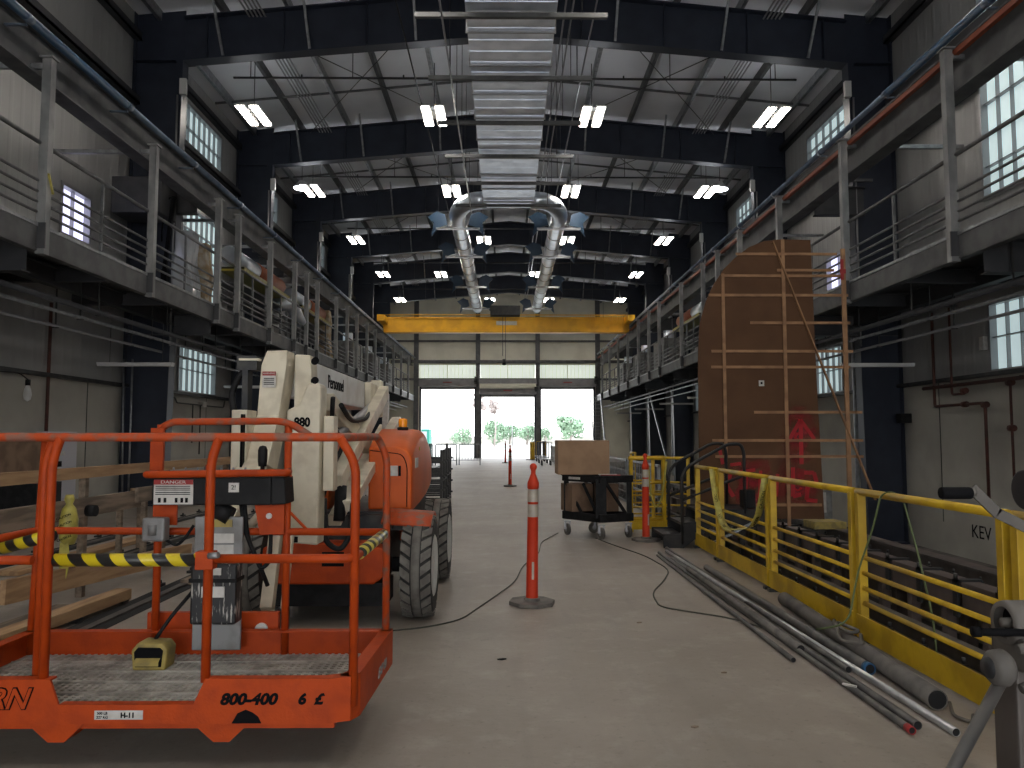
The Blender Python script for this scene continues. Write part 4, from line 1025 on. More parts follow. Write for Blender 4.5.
# caution tape swag between posts at y=7.5 and y=9.3 (outside of the fence, towards the walkway)
t0, t1 = V((FXP-.045, 9.42, 1.07)), V((FXP-.045, 7.50, 1.06))
pts = []
for i in range(21):
    f_ = i/20; p = t0.lerp(t1, f_); sag = .60*(1-(2*f_-1)**4)*(1-.06*math.cos(f_*9)); pts.append((p.x-.03*math.sin(f_*PI), p.y, p.z-sag))
o = ribbon(pts, .075, (.35, 0, .1), 'caution_tape', 'caution', '', '')
tag(o, 'yellow caution tape hanging in a deep loop from the yellow fence', 'caution tape')
for i in (2, 4, 6, 13, 15, 17, 19):
    p = V(pts[i]); d = (V(pts[i+1])-V(pts[i-1])).normalized(); n = V((.35, 0, .1)); n = (n-d*n.dot(d)).normalized(); k_ = n.cross(d)
    if k_.y > 0: k_ = -k_
    text_mesh('CAUTION', .045, p+k_*.004, -d if i < 10 else d, n if (-d if i < 10 else d).cross(n).dot(k_) > 0 else -n, 'ink', 'tape_print', o)
def rope(name, pts, r, m, lab, cat, rad=.15, k=6):
    q = MB().tube(bend(pts, rad, k), r, 8); o = q.build(name, m); return tag(o, lab, cat)
rope('green_cord', [(2.14, 5.45, .13), (2.30, 5.30, .20), (2.44, 5.45, .52), (2.49, 5.30, .85), (2.505, 5.22, 1.06), (2.54, 5.16, 1.095), (2.58, 5.08, 1.06), (2.64, 5.02, .7), (2.70, 4.98, .3), (2.72, 4.95, -.4)], .0065, 'cordgreen', 'green cord looped over the yellow fence top rail', 'cord', .12)
def floor_cord(pix, r, m, name, lab, z=.006):
    return rope(name, [(x, y, z) for x, y in pix], r, m, lab, 'cord', .3, 8)

# ------------------------------------------------------------------ pipes lying along the fence
def lpipe(p, q_, r, m, lab, ring=None):
    d = (V(q_)-V(p)).normalized()
    q = MB().pipe(p, q_, r, r*.9, 20); o = q.build('steel_pipe', m); tag(o, lab, 'pipe', 'loose pipes on the floor by the fence')
    e = MB().cyl(V(p)+d*.003, V(p)+d*.008, r*.895, 16); e.build('bore', 'bore', o)  # near-black disc stands in for the shade inside the pipe mouth
    if ring: MB().pipe(V(p)+d*-.002, V(p)+d*.05, r*1.03, r*.83, 20).build('painted_end', ring, o)
    return o
lpipe((2.30, 4.23, .056), (2.42, 6.85, .056), .055, 'pipe_old', 'thick dusty pipe lying closest to the yellow fence')
lpipe((2.235, 4.86, .034), (2.20, 8.6, .034), .034, 'pipe_dark', 'dark pipe with a blue end beside the thick dusty pipe', 'bluewrap')
lpipe((2.19, 3.87, .021), (2.03, 9.9, .021), .021, 'pipe_bright', 'long bright galvanised pipe, shiniest of those on the floor')
lpipe((2.05, 3.96, .022), (1.97, 9.3, .022), .022, 'pipe_dark', 'dark thin pipe just left of the bright pipe')
lpipe((1.99, 3.90, .019), (1.915, 9.8, .019), .019, 'pipe_dark', 'dark thin pipe with a red end on the floor', 'redink')
lpipe((1.985, 5.32, .031), (1.93, 8.3, .070), .030, 'pipe_old', 'grey pipe resting on the others, ending halfway along the bundle')
lpipe((1.86, 5.12, .017), (1.86, 9.6, .017), .017, 'pipe_dark', 'thin dark pipe outermost from the fence')
lpipe((2.12, 4.9, .020), (2.09, 10.2, .020), .020, 'pipe_dark', 'slim dark pipe running farthest towards the steps')
q = MB().bar((1.93, 4.55, .043), (1.99, 4.50, .043), .02, .01); tag(q.build('white_tag', 'sticker', bevel=.002), 'small white tag on the thin dark pipes', 'tag')
o = rope('rope', [(2.38, 5.72, .13), (2.30, 5.55, .14), (2.34, 5.35, .13), (2.42, 5.4, .13), (2.36, 5.62, .14), (2.30, 5.5, .15), (2.24, 5.3, .09), (2.3, 5.1, .12), (2.38, 5.3, .13)], .013, 'pipe_old', 'grey rope coiled on the thick dusty pipe', 'rope', .06)
q = MB().tube(bend([(2.42, 4.33, .01), (2.32, 4.12, .012), (2.36, 4.02, .015), (2.40, 4.08, .03)], .05), .009, 8); tag(q.build('metal_hook', 'pipe_old'), 'bent metal hook lying by the thick pipe end', 'hook')
q = MB(); q.bar((2.42, 3.80, .01), (2.46, 3.86, .012), .04, .008); tag(q.build('orange_scrap', 'amber'), 'small bright orange scrap at the fence foot', 'scrap')

# cords on the floor
floor_cord([(2.12, 4.95), (2.02, 5.9), (1.80, 6.35), (1.55, 6.55), (1.32, 6.75), (1.36, 7.35), (1.58, 7.9), (1.80, 8.6), (1.72, 9.6), (1.45, 10.6), (1.30, 11.3)], .007, 'cord', 'extension_cord', 'thin dark cord looping over the floor from the cart to the pipes')
floor_cord([(-.98, 5.9), (-.60, 6.05), (-.35, 6.3), (-.12, 7.1), (.10, 7.9), (.20, 8.9), (.42, 9.8), (.50, 10.9), (.80, 11.9)], .006, 'cord', 'power_cable', 'thin dark cord running from the boom lift past the nearest delineator')
# bits of debris
for i, (x, y, s_) in enumerate(((.95, 4.0, .02), (-.02, 5.2, .03), (1.35, 4.9, .018), (.8, 3.5, .015), (1.05, 6.2, .02))):
    q = MB().prism([(x-s_, y), (x, y-s_*.4), (x+s_, y+s_*.3), (x+s_*.2, y+s_*.6)], .001, .008, 'Z')
    tag(q.build('debris_chip', 'woodgrey' if i != 1 else 'ink'), ['pale chip', 'dark curled scrap', 'small chip', 'tiny chip', 'flat chip'][i]+' of debris on the open floor '+['centre near the camera', 'left of the nearest delineator', 'near the pipe ends', 'closest to the camera', 'halfway to the pipes'][i], 'debris')

# ------------------------------------------------------------------ pit tracks: rails on steel stanchions
for nm, x in (('near', 3.15), ('far', 5.10)):
    t = thing('pit_track', (x, 20, -.1), 'raised rail on brown steel supports in the pit, %s of the two' % ('nearer' if nm == 'near' else 'farther'), 'rail')
    q = MB(); q.box(x-.035, x+.035, .3, 45.5, .0, .035); q.box(x-.009, x+.009, .3, 45.5, -.10, .0); q.box(x-.07, x+.07, .3, 45.5, -.115, -.10); q.build('running_rail', 'trackrail', t)
    MB().ibeam((x, .3, -.24), (x, 45.5, -.24), .24, .17, .02, .02).build('rail_girder', 'tracksteel', t)
    q = MB(); y = 1.2
    while y < 45: q.box(x-.07, x+.07, y-.06, y+.06, -1.24, -.36); y += 1.5
    q.each('stanchion', 'tracksteel', t)
    q = MB(); y = .8; n = 0
    while y < 30 and n < 95: 
        q.box(x-.11, x-.07, y-.03, y+.03, -.14, -.06); q.cyl((x-.085, y, -.06), (x-.085, y, -.02), .014, 6); y += .5; n += 1
    q.each('rail_clip', 'darkmetal', t, 2)
# line of brown boxes with clamps beside the far track
for i in range(22):
    y = 3.2+i*.72
    t = thing('support_box', (5.02, y, -.30), 'brown steel bearing box beside the far pit rail, %s the camera' % (ORD[i]+' to' if i < 18 else ('twentieth or farther box from' if i > 18 else 'nineteenth box from')), 'box', 'row of bearing boxes in the pit')
    t.location = (4.80, y, -1.24)
    q = MB(); q.box(4.70, 4.90, y, y+.60, -.30, -.04); q.build('box_body', 'tracksteel', t, .01)
    q = MB(); q.box(4.66, 4.93, y+.61, y+.69, -.05, -.02); q.box(4.66, 4.69, y+.61, y+.69, -.40, -.02); q.cyl((4.675, y+.65, -.02), (4.675, y+.65, .04), .022, 6); q.build('clamp', 'darkmetal', t)
    q = MB(); q.box(4.75, 4.85, y+.25, y+.35, -1.24, -.30); q.build('stub_leg', 'tracksteel', t)
o = MB().box(5.26, 5.45, .3, 45.7, -.30, -.01); tag(o.build('pit_curb', 'tracksteel'), 'long brown steel curb along the far side of the pit', 'curb')

# ------------------------------------------------------------------ black portable steps over the pit edge
t = thing('portable_steps', (2.7, 10.9, 0), 'black steel steps with tubular handrails beyond the end of the yellow fence', 'steps')
q = MB()
for k, (x, z) in enumerate(((2.10, .16), (2.34, .32), (2.58, .48))): q.box(x, x+(.27 if k < 2 else .95), 10.35, 11.15, z-.035, z)
q.each('tread', 'steelplate', t)
for y in (10.33, 11.15):
    q = MB(); q.prism([(2.08, .0), (2.34, .0), (2.34, .0), (2.72, .28), (3.55, .28), (3.55, .50), (2.58, .50), (2.56, .34), (2.33, .33), (2.31, .18), (2.08, .18)], y-.012, y+.012); q.build('stringer', 'steelplate', t)
for y in (10.33, 11.17):
    MB().tube(bend([(2.33, y, .05), (2.33, y, 1.02), (2.95, y, 1.36), (3.12, y, 1.36), (3.16, y, 1.25), (3.16, y, .45)], .18, 6), .022, 10).build('handrail', 'steelplate', t)
    MB().tube([(2.33, y, .62), (3.16, y, .95)], .02, 8).build('mid_rail', 'steelplate', t)
q = MB(); q.box(3.1, 3.16, 10.35, 10.41, -.6, .47); q.box(3.45, 3.5, 10.35, 10.4, -.6, .47); q.box(3.1, 3.16, 11.1, 11.16, -.6, .47); q.each('leg', 'steelplate', t)
q = MB(); q.bar((2.62, 10.30, .02), (3.30, 10.28, .36), .05, .03); q.build('brace', 'galv', t)
q = MB(); q.box(3.20, 3.36, 10.5, 10.7, .50, .74); tag(q.build('dark_crate', 'black', bevel=.01), 'small black box standing on the steps platform', 'box')

# second group of yellow gates beyond the steps
q0 = None
for k, (x, y, rz, lab) in enumerate(((2.20, 12.1, .25, 'yellow gate panel standing just behind the delineator by the cart'), (2.62, 12.4, -.35, 'yellow gate panel standing behind the black steps'),
                                     (2.34, 12.9, .15, 'yellow gate panel farther back between the steps and the cart'), (2.7, 16.5, 1.57, 'yellow gate panel along the pit far beyond the cart'))):
    if q0 is None:
        t = thing('gate_panel', (0, 0, 0), lab, 'fence', 'loose yellow gate panels beyond the steps')
        q = MB(); q.box(-.30, -.25, -.02, .02, .0, 1.12); q.box(.25, .30, -.02, .02, 0, 1.12); q.each('post', 'yellow', t)
        q = MB()
        for z in (.2, .38, .56, .74): q.cyl((-.27, 0, z), (.27, 0, z), .014, 8)
        q.each('mid_rail', 'yellow', t)
        MB().cyl((-.31, 0, 1.12), (.31, 0, 1.12), .024, 10).build('top_rail', 'yellow', t)
        MB().box(-.29, .29, -.02, -.01, .04, .15).build('toe_board', 'yellow', t)
        q0 = t; t.location = (x, y, 0); t.rotation_euler = (0, 0, rz)
    else: dup(q0, (x, y, 0), rz, lab)
rope('caution_tape', [(2.48, 12.0, 1.08), (2.44, 12.0, .8), (2.40, 12.02, .5), (2.30, 12.0, .35), (2.22, 12.0, .6), (2.20, 12.0, 1.0)], .014, 'caution', 'bunched caution tape tied round the loose yellow gates', 'caution tape')
# low mesh railing from the gates towards the end wall on the right
for k in range(9):
    y = 13.6+k*3.6
    t = thing('mesh_railing', (2.68, y, 0), 'low grey mesh railing section beside the pit, %s the camera' % (ORD[k]+' to'), 'railing', 'low mesh railings by the pit')
    q = MB()
    for z in (.04, .40, .95): q.bar((2.68, y, z), (2.68, y+3.4, z), .04, .04)
    q.box(2.66, 2.70, y, y+.04, 0, .97); q.box(2.66, 2.70, y+3.36, y+3.4, 0, .97); q.build('frame', 'galv' if k < 3 else 'white', t)
    q = MB()
    for i in range(1, 17): q.cyl((2.68, y+.2*i, .06), (2.68, y+.2*i, .95), .008, 5)
    q.each('bar', 'galv' if k < 3 else 'white', t)

# ------------------------------------------------------------------ large brown board with battens
YP = 12.0
def bp(u, v, Y=YP):   # board drawn from measured proportions: metres across and up
    return u, v
t = thing('curved_board', (3.9, YP, .1), 'tall brown hardboard sheet with a rounded corner standing on edge in the pit', 'board')
outline = [(2.92, .22), (2.92, 1.6), (2.93, 2.8), (2.96, 3.25), (3.06, 3.62), (3.18, 3.88), (3.34, 4.13), (3.52, 4.32), (3.72, 4.48), (3.95, 4.58), (4.2, 4.61), (4.66, 4.60), (4.70, 2.3), (4.76, .20)]
MB().prism(outline, YP, YP+.018).build('sheet', 'brown', t)
q = MB()
HB = [(3.52, 5.05, 4.37), (4.14, 5.0, 4.11), (3.33, 5.17, 4.02), (3.10, 5.2, 3.71), (3.72, 5.22, 3.27), (3.13, 5.25, 2.82), (3.12, 5.2, 2.57), (3.75, 5.36, 1.86), (3.12, 5.36, 1.42), (3.16, 5.36, 1.17), (3.5, 4.72, .42)]
for a, b, z in HB: q.box(a, b, YP-.02, YP-.001, z-.021, z+.021)
q.each('batten', 'batten', t)
q = MB(); q.box(3.29, 3.335, YP-.04, YP-.021, 1.0, 4.05); q.box(4.20, 4.25, YP-.04, YP-.021, .1, 4.60); q.bar((4.07, YP-.05, 4.56), (5.50, YP-.05, .5), .018, .055, (0, 1, 0))
q.each('upright_batten', 'batten', t)
q = MB(); q.box(5.10, 5.16, YP-.05, YP-.01, .62, 4.45); q.build('corner_stud', 'batten', t)
q = MB(); q.box(5.08, 5.13, YP-.055, YP-.05, 3.95, 4.28); q.box(5.07, 5.16, YP-.056, YP-.05, 4.05, 4.12); q.build('red_paint_daub', 'redink', t)
q = MB(); q.box(3.83, 3.91, YP-.004, YP-.001, 2.27, 2.36); q.build('label_sheet', 'sticker', t)
MB().box(3.855, 3.885, YP-.006, YP-.004, 2.30, 2.335).build('label_mark', 'ink', t)
# sprayed arrow and scrawl
def stroke(q, pts, w, y=YP-.003, th=.002):
    for a, b in zip(pts[:-1], pts[1:]): q.bar((a[0], y, a[1]), (b[0], y, b[1]), th, w, V((b[1]-a[1], 0, a[0]-b[0])).normalized() if True else (0,0,1))
q = MB(); stroke(q, [(4.44, 1.05), (4.44, 1.70)], .06); stroke(q, [(4.27, 1.44), (4.44, 1.74), (4.64, 1.44)], .055); q.build('sprayed_arrow', 'spray', t)
q = MB(); 
stroke(q, [(3.62, .95), (3.60, .60)], .05); stroke(q, [(3.50, .93), (3.75, .96)], .05); stroke(q, [(3.83, .95), (3.80, .52)], .045); stroke(q, [(3.83, .75), (3.97, .80), (3.98, .5)], .045)
stroke(q, [(4.08, .9), (4.05, .55)], .05); stroke(q, [(4.31, 1.0), (4.30, .55), (4.42, .58)], .06); stroke(q, [(4.48, .92), (4.62, .92), (4.66, .75), (4.52, .7), (4.50, .5), (4.66, .48)], .06)
stroke(q, [(3.38, .9), (3.32, .72), (3.42, .55)], .06); stroke(q, [(3.22, 1.32), (3.27, 1.05)], .05); stroke(q, [(3.38, 1.04), (3.54, 1.06)], .05)
q.build('sprayed_scrawl', 'spray', t)
def haze_mat():
    m, nt, b = new_mat('red_spray_mist_on_board'); b.inputs['Base Color'].default_value = (.42, .012, .022, 1); b.inputs['Roughness'].default_value = .7
    tc = nt.nodes.new('ShaderNodeTexCoord'); n = nt.nodes.new('ShaderNodeTexNoise'); n.inputs['Scale'].default_value = 5; n.inputs['Detail'].default_value = 3
    nt.links.new(tc.outputs['Object'], n.inputs['Vector'])
    r = nt.nodes.new('ShaderNodeMapRange'); r.inputs[1].default_value = .42; r.inputs[2].default_value = .62; r.inputs[4].default_value = .8
    nt.links.new(n.outputs['Fac'], r.inputs[0])
    sp = nt.nodes.new('ShaderNodeTexGradient'); sp.gradient_type = 'SPHERICAL'
    mp = nt.nodes.new('ShaderNodeMapping'); mp.inputs['Location'].default_value = (-1, 0, -1); mp.inputs['Scale'].default_value = (2, 0, 2)
    nt.links.new(tc.outputs['Generated'], mp.inputs['Vector']); nt.links.new(mp.outputs[0], sp.inputs[0])
    mu = nt.nodes.new('ShaderNodeMath'); mu.operation = 'MULTIPLY'; nt.links.new(r.outputs[0], mu.inputs[0])
    g2 = nt.nodes.new('ShaderNodeMapRange'); g2.inputs[2].default_value = .9; nt.links.new(sp.outputs['Fac'], g2.inputs[0]); nt.links.new(g2.outputs[0], mu.inputs[1])
    nt.links.new(mu.outputs[0], b.inputs['Alpha']); return m
M['mist'] = haze_mat()
for a, b, c_, d in ((3.2, 4.25, .2, 1.25), (4.0, 4.74, .25, 1.3), (4.1, 4.73, 1.0, 2.0)): MB().box(a, b, YP-.0018, YP-.0006, c_, d).build('spray_mist', 'mist', t)
t.location.x = 3.996; t.scale = (1.037, 1, .985)
q = MB(); q.box(4.75, 5.25, 12.05, 12.5, .037, .15); tag(q.build('timber_cribbing', 'footyellow', bevel=.01), 'yellowish timber block under the right edge of the brown board', 'block')
q = MB(); q.box(5.55, 6.1, 14.6, 14.85, -.8, .55); o = q.build('wall_cabinet', 'grey_box', bevel=.01); tag(o, 'small grey cabinet with white notices beyond the brown board', 'cabinet')
MB().box(5.68, 5.98, 14.58, 14.6, .05, .42).build('notice', 'sticker', o)

# ------------------------------------------------------------------ right wall services
t = thing('sprinkler_main', (8.42, 14, 2.4), 'rusty red sprinkler pipes with valves on the right wall', 'pipe')
x = 8.42
q = MB(); q.cyl((x, 3.5, 2.42), (x, 15.6, 2.42), .035, 8); q.build('pipe', 'rust', t)
for pts, r in (([(x, 15.2, 3.9), (x, 15.2, 2.05), (x, 14.0, 2.05), (x, 13.6, 2.05), (x, 13.6, .3)], .028), ([(x, 14.6, 3.9), (x, 14.6, 2.25), (x, 14.2, 2.25)], .022), ([(x, 12.9, 2.4), (x, 12.9, .5)], .022), ([(x, 12.35, 2.4), (x, 12.35, 1.2)], .018)):
    MB().tube(bend(pts, .06, 4), r, 8).build('drop', 'rust', t)
q = MB(); 
for y, z in ((14.2, 2.3), (14.2, 2.05), (13.6, 2.02), (12.9, 2.36), (12.9, 1.6)): q.cyl((x, y-.06, z), (x, y+.06, z), .055, 8)
q.each('valve', 'rust', t)
q = MB(); y = 6.; 
while y < 15.5: q.box(x-.02, XR-.002, y, y+.03, 2.40, 2.46); y += 2.2
q.each('bracket', 'darkmetal', t)
t = thing('wall_graffiti', (XR-.006, 14.2, -.4), 'black sprayed letters KEV on the right wall low down', 'graffiti')
text_mesh('KEV', .34, (XR-.006, 14.15, -.28), (0, -1, 0), (0, 0, 1), 'ink', 'letters', t)
q = MB(); q.box(XR-.09, XR-.01, 13.72, 13.86, 3.0, 3.25); tag(q.build('switch_box', 'sticker', bevel=.01), 'small white switch box beside the lower right window', 'box')
q = MB(); q.box(XR-.25, XR-.01, 16.4, 16.6, 1.75, 1.95); tag(q.build('junction_box', 'black', bevel=.01), 'black junction box on the right wall by the nearest visible column', 'box')
# far right diagonal braces and ladder-like stair below the mezzanine
t = thing('access_stair', (6.6, 45, 0), 'steep grey metal stair rising to the right mezzanine far back', 'stair')
for dx in (0, .7):
    MB().bar((5.6+dx, 48.6, 0), (5.6+dx, 51.4, DT), .05, .22).build('stringer', 'galv', t)
q = MB()
for i in range(1, 18): f_ = i/18; q.box(5.62, 6.28, 48.6+2.8*f_-.1, 48.6+2.8*f_+.1, DT*f_-.02, DT*f_)
q.each('tread', 'galv', t)
t = thing('wall_bracing', (7.6, 30, 0), 'diagonal steel braces between the right wall columns', 'brace')
q = MB(); q.bar((7.5, 24.2, .4), (7.5, 26.4, 3.4), .08, .08); q.bar((7.5, 26.4, 3.4), (7.5, 28.4, 3.9), .08, .08); q.bar((7.5, 36.2, .4), (7.5, 40.5, 3.8), .08, .08); q.each('brace', 'galv', t)
# pale vertical strips beside the inner edges of the right columns
for k, y in enumerate(FR[3:8]):
    q = MB().box(7.66, 7.74, y+.25, y+.29, -.3, 3.9); tag(q.build('column_strip', 'galv'), 'pale vertical strip on the %s right wall column from the camera' % ORD[k].replace(' nearest', '').replace('nearest', 'first'), 'strip', 'column strips')

# ------------------------------------------------------------------ left side: tracks, barricade, wall equipment
for k, x in enumerate((-3.15, -4.65, -5.7)):
    t = thing('floor_track', (x, 20, 0), ['rail set in the floor beside the boom lift', 'rail set in the floor behind the timber barricade', 'rail set in the floor nearest the left wall'][k], 'rail')
    q = MB(); q.box(x-.035, x+.035, .5, 44, .001, .022); q.build('rail_head', 'trackrail', t)
    q = MB(); q.box(x+.035, x+.13, .5, 44, .0005, .004); q.box(x-.17, x-.035, .5, 44, .0005, .004); q.each('flangeway', 'bore', t)
    q = MB(); y = 1.0
    while y < 20: q.box(x-.24, x-.18, y-.05, y+.05, .003, .03); q.cyl((x-.21, y, .03), (x-.21, y, .06), .016, 6); y += .75
    q.each('rail_clip', 'darkmetal', t, 2)
t = thing('timber_barricade', (-3.8, 7.5, 0), 'timber barricade of rough boards on posts behind the boom lift basket', 'barricade')
q = MB(); q.box(-3.83, -3.79, 2.0, 11.5, 1.08, 1.18); q.build('top_board', 'wood', t)
q = MB(); q.box(-3.84, -3.80, 2.0, 8.25, .73, .90); q.build('middle_board', 'woodgrey', t)
q = MB(); q.box(-3.80, -3.76, 8.1, 11.4, .78, .93); q.build('middle_board', 'woodgrey', t)
q = MB(); q.bar((-3.72, 5.9, .30), (-3.74, 9.4, .10), .045, .18); q.build('kick_board', 'wood', t)
q = MB()
for y in (3.0, 7.25, 10.9): q.box(-3.90, -3.84, y-.03, y+.03, 0, 1.15)
q.each('stake', 'woodgrey', t)
for k, (p0, p1, w_, h_, m_, lab) in enumerate((((-3.5, 4.6, .08), (-3.35, 7.0, .08), .14, .09, 'wood', 'splintered pale timber lying on the floor left of the basket'),
      ((-3.75, 4.3, .05), (-3.62, 6.6, .05), .20, .04, 'woodgrey', 'flat weathered plank lying beside the splintered timber'),
      ((-3.1, 7.8, .03), (-3.0, 11.5, .03), .18, .05, 'woodgrey', 'weathered plank on the floor left of the lift wheels'),
      ((-5.2, 8.3, .03), (-5.1, 12.0, .03), .25, .05, 'wood', 'pale plank lying on the floor beyond the barricade'),
      ((-4.35, 9.7, .75), (-4.9, 10.6, .75), .25, .04, 'wood', 'short pale board resting level behind the barricade'))):
    q = MB().bar(p0, p1, w_, h_); tag(q.build('timber_plank', m_, bevel=.006), lab, 'plank')
q = MB()
for x in (-4.5, -4.8):
    for y in (9.85, 10.4): q.box(x-.03, x+.03, y-.03, y+.03, 0, .73)
sh = thing('sawhorse', (-4.65, 10.1, 0), 'low timber trestle holding the short pale board', 'trestle'); q.each('leg', 'woodgrey', sh)
q = MB(); q.box(-3.34, -3.27, 5.55, 5.75, .0, .06); tag(q.build('white_bracket', 'sticker', bevel=.008), 'small white bracket lying by the splintered timber', 'bracket')
# bunched caution tape on the barricade
q = MB(); q.lathe([(0, .95), (.03, .96), (.042, .92), (.025, .88), (.055, .84), (.075, .74), (.07, .60), (.05, .54), (0, .54)], (-3.72, 6.75, 0), 14)
o = q.build('caution_tape_bundle', 'caution'); tag(o, 'bunched caution tape tied to the middle barricade board', 'caution tape')
MB().prism([(-3.76, .56), (-3.69, .56), (-3.67, .40), (-3.70, .26), (-3.75, .30), (-3.77, .42)], 6.70, 6.706).build('tape_tail', 'caution', o)
for i in range(4): text_mesh('CAUTION', .028, (-3.72+.01*(i % 2), 6.668, .78-.06*i), (1, 0, .4), (-.4, 0, 1), 'ink', 'tape_print', o)
q = MB().cyl((-3.70, 7.0, .80), (-3.62, 7.0, .80), .05, 12); tag(q.build('cable_reel', 'black'), 'small black knob on the barricade beside the bunched tape', 'knob')
# wall equipment on the left
t = thing('electrical_panel', (-8.1, 15.2, 1.0), 'pale grey electrical panel on the left wall', 'panel')
q = MB(); q.box(-8.2, -8.0, 13.75, 14.7, .25, 1.55); q.build('cabinet', 'panelgrey', t, .01)
q = MB(); q.box(-7.999, -7.99, 13.85, 14.6, .80, .84); q.build('slot', 'ink', t)
for a, b, z0, z1, m_ in ((14.3, 14.6, 1.35, 1.42, 'sticker'), (14.3, 14.7, 1.12, 1.2, 'sticker'), (14.42, 14.6, .92, 1.02, 'ink'), (14.4, 14.55, .45, .6, 'sticker')):
    MB().box(-7.999, -7.992, a-.4, b-.4, z0, z1).build('label_plate', m_, t)
q = MB(); q.box(-7.4, -7.35, 9.6, 12.7, 0, 1.42); t = q.build('plywood_sheet', 'carddark', bevel=.005); tag(t, 'brown board leaning on edge before the left wall', 'board')
q = MB(); q.box(-7.42, -7.33, 9.6, 12.7, 1.42, 1.47); q.build('edge_strip', 'bore', t)
t = thing('plastic_crate', (-6.6, 10.9, .45), 'dark crate of orange fittings standing before the brown board', 'crate')
q = MB(); q.box(-7.0, -6.35, 10.7, 11.3, .40, .44)
for a, b, c_, d in ((-7.0, -6.35, 10.7, 10.73), (-7.0, -6.35, 11.27, 11.3), (-7.0, -6.97, 10.73, 11.27), (-6.38, -6.35, 10.73, 11.27)): q.box(a, b, c_, d, .44, .82)
q.build('crate_body', 'black', t)
q = MB(); q.box(-6.95, -6.4, 10.75, 11.25, 0, .40); q.build('stand', 'woodgrey', t)
for i in range(10):
    x_, y_ = -6.92+.5*random.random(), 10.8+.4*random.random()
    q = MB().cyl((x_, y_, .80), (x_+.06, y_+.05, .86+.03*random.random()), .035, 8)
    o = q.build('pipe_fitting', 'insul'); tag(o, 'rusty orange pipe fitting heaped in the dark crate on the left', 'fitting', 'fittings heaped in the crate')
t = thing('hanging_bulb', (-8.05, 13.2, 2.2), 'caged work lamp bulb hanging on the left wall below the conduit', 'lamp')
MB().lathe([(0, 2.05), (.05, 2.08), (.065, 2.16), (.05, 2.26), (.025, 2.32), (0, 2.33)], (-8.05, 13.2, 0), 14).build('globe', 'white', t)
q = MB(); q.cyl((-8.05, 13.2, 2.32), (-8.05, 13.2, 2.42), .04, 10); q.build('socket', 'black', t)
MB().tube(bend([(-8.05, 13.2, 2.42), (-8.08, 13.0, 2.52), (-8.1, 12.4, 2.50), (-8.1, 11, 2.55)], .1), .01, 6).build('cord', 'black', t)
for y, k in ((11.9, 'nearer'), (13.9, 'farther')):
    q = MB(); q.cyl((-8.12, y, .9 if k == 'nearer' else 1.35), (-8.12, y, 3.85), .03, 8); o = q.build('downpipe', 'rust'); tag(o, 'dark rusty vertical pipe on the left wall, %s of two' % k, 'pipe')
    MB().cyl((-8.12, y, 1.38), (-8.12, y, 1.46), .05, 10).build('coupling', 'rust', o)
for k, (dx, tilt) in enumerate(((0, .12), (.12, .05))):
    q = MB().cyl((-7.95+dx, 16.4, .0), (-7.95+dx-tilt, 16.5, 3.1), .02, 8); tag(q.build('leaning_conduit', 'galv'), 'pale conduit leaning on the first left column, %s of two' % ('left' if k == 0 else 'right'), 'conduit')
t = thing('wall_conduit', (-8.1, 21, 2.3), 'dark conduit with outlets on the left wall below the lower window', 'conduit')
MB().tube(bend([(-8.1, 17.6, 2.42), (-8.1, 19.2, 2.42), (-8.1, 19.3, 2.3), (-8.1, 22.5, 2.3), (-8.1, 22.6, 2.5)], .06), .02, 6).build('pipe', 'darkmetal', t)
q = MB(); q.cyl((-8.1, 20.3, 2.3), (-8.1, 20.3, 1.3), .018, 6); q.cyl((-8.1, 20.8, 2.3), (-8.1, 20.8, 1.0), .018, 6); q.each('drop', 'darkmetal', t)
MB().box(-8.2, -8.05, 20.9, 21.1, 2.25, 2.4).build('outlet', 'sticker', t)

# ------------------------------------------------------------------ mezzanine clutter
def wrapped(x, y, w_, h_, d_, lab, m_='plastic', seed=1):
    rnd = random.Random(seed); bm = bmesh.new(); bmesh.ops.create_cube(bm, size=1); bmesh.ops.subdivide_edges(bm, edges=bm.edges[:], cuts=7, use_grid_fill=True)
    q = MB(); vs = []
    bm.verts.ensure_lookup_table()
    for v_ in bm.verts:
        c = v_.co.copy(); taper = 1-.22*(c.z+.5); wob = .06*math.sin(9*c.z+5*c.x+seed)+.05*math.sin(14*c.y-7*c.z)
        vs.append((x+c.x*w_*taper+wob*w_, y+c.y*d_*taper+wob*d_*.6, DT+(c.z+.5)*h_))
    q.add(vs, [tuple(v_.index for v_ in f_.verts) for f_ in bm.faces], True); bm.free()
    o = q.build('wrapped_bundle', m_); return tag(o, lab, 'bundle')
wrapped(-6.85, 16.6, .42, 1.55, .5, 'clear plastic wrapped bundle on the left mezzanine before the tall window', seed=2)
wrapped(-6.75, 17.25, .35, 1.45, .35, 'tan sheet of wrapping with white folds standing on the left mezzanine', 'tan', 5)
wrapped(-6.8, 29.2, .5, 1.9, .5, 'pale wrapped bundle farther back on the left mezzanine', 'tan', 3)
wrapped(7.0, 26.6, .5, 1.5, .5, 'pale wrapped bundle on the right mezzanine', 'plastic', 4)
t = thing('hoist_arm', (-6.9, 16.2, DT), 'black lifting arm standing on the left mezzanine before the window', 'hoist')
MB().bar((-7.05, 16.0, DT+.55), (-6.90, 16.0, DT+2.15), .07, .07).build('mast', 'ink', t)
MB().tube(bend([(-6.90, 16.0, DT+2.15), (-7.02, 16.0, DT+2.1), (-7.12, 16.0, DT+1.5), (-7.12, 16.0, DT+1.2)], .1), .015, 6).build('cable', 'ink', t)
MB().box(-7.1, -6.98, 15.95, 16.1, DT+.02, DT+.6).build('foot', 'ink', t)
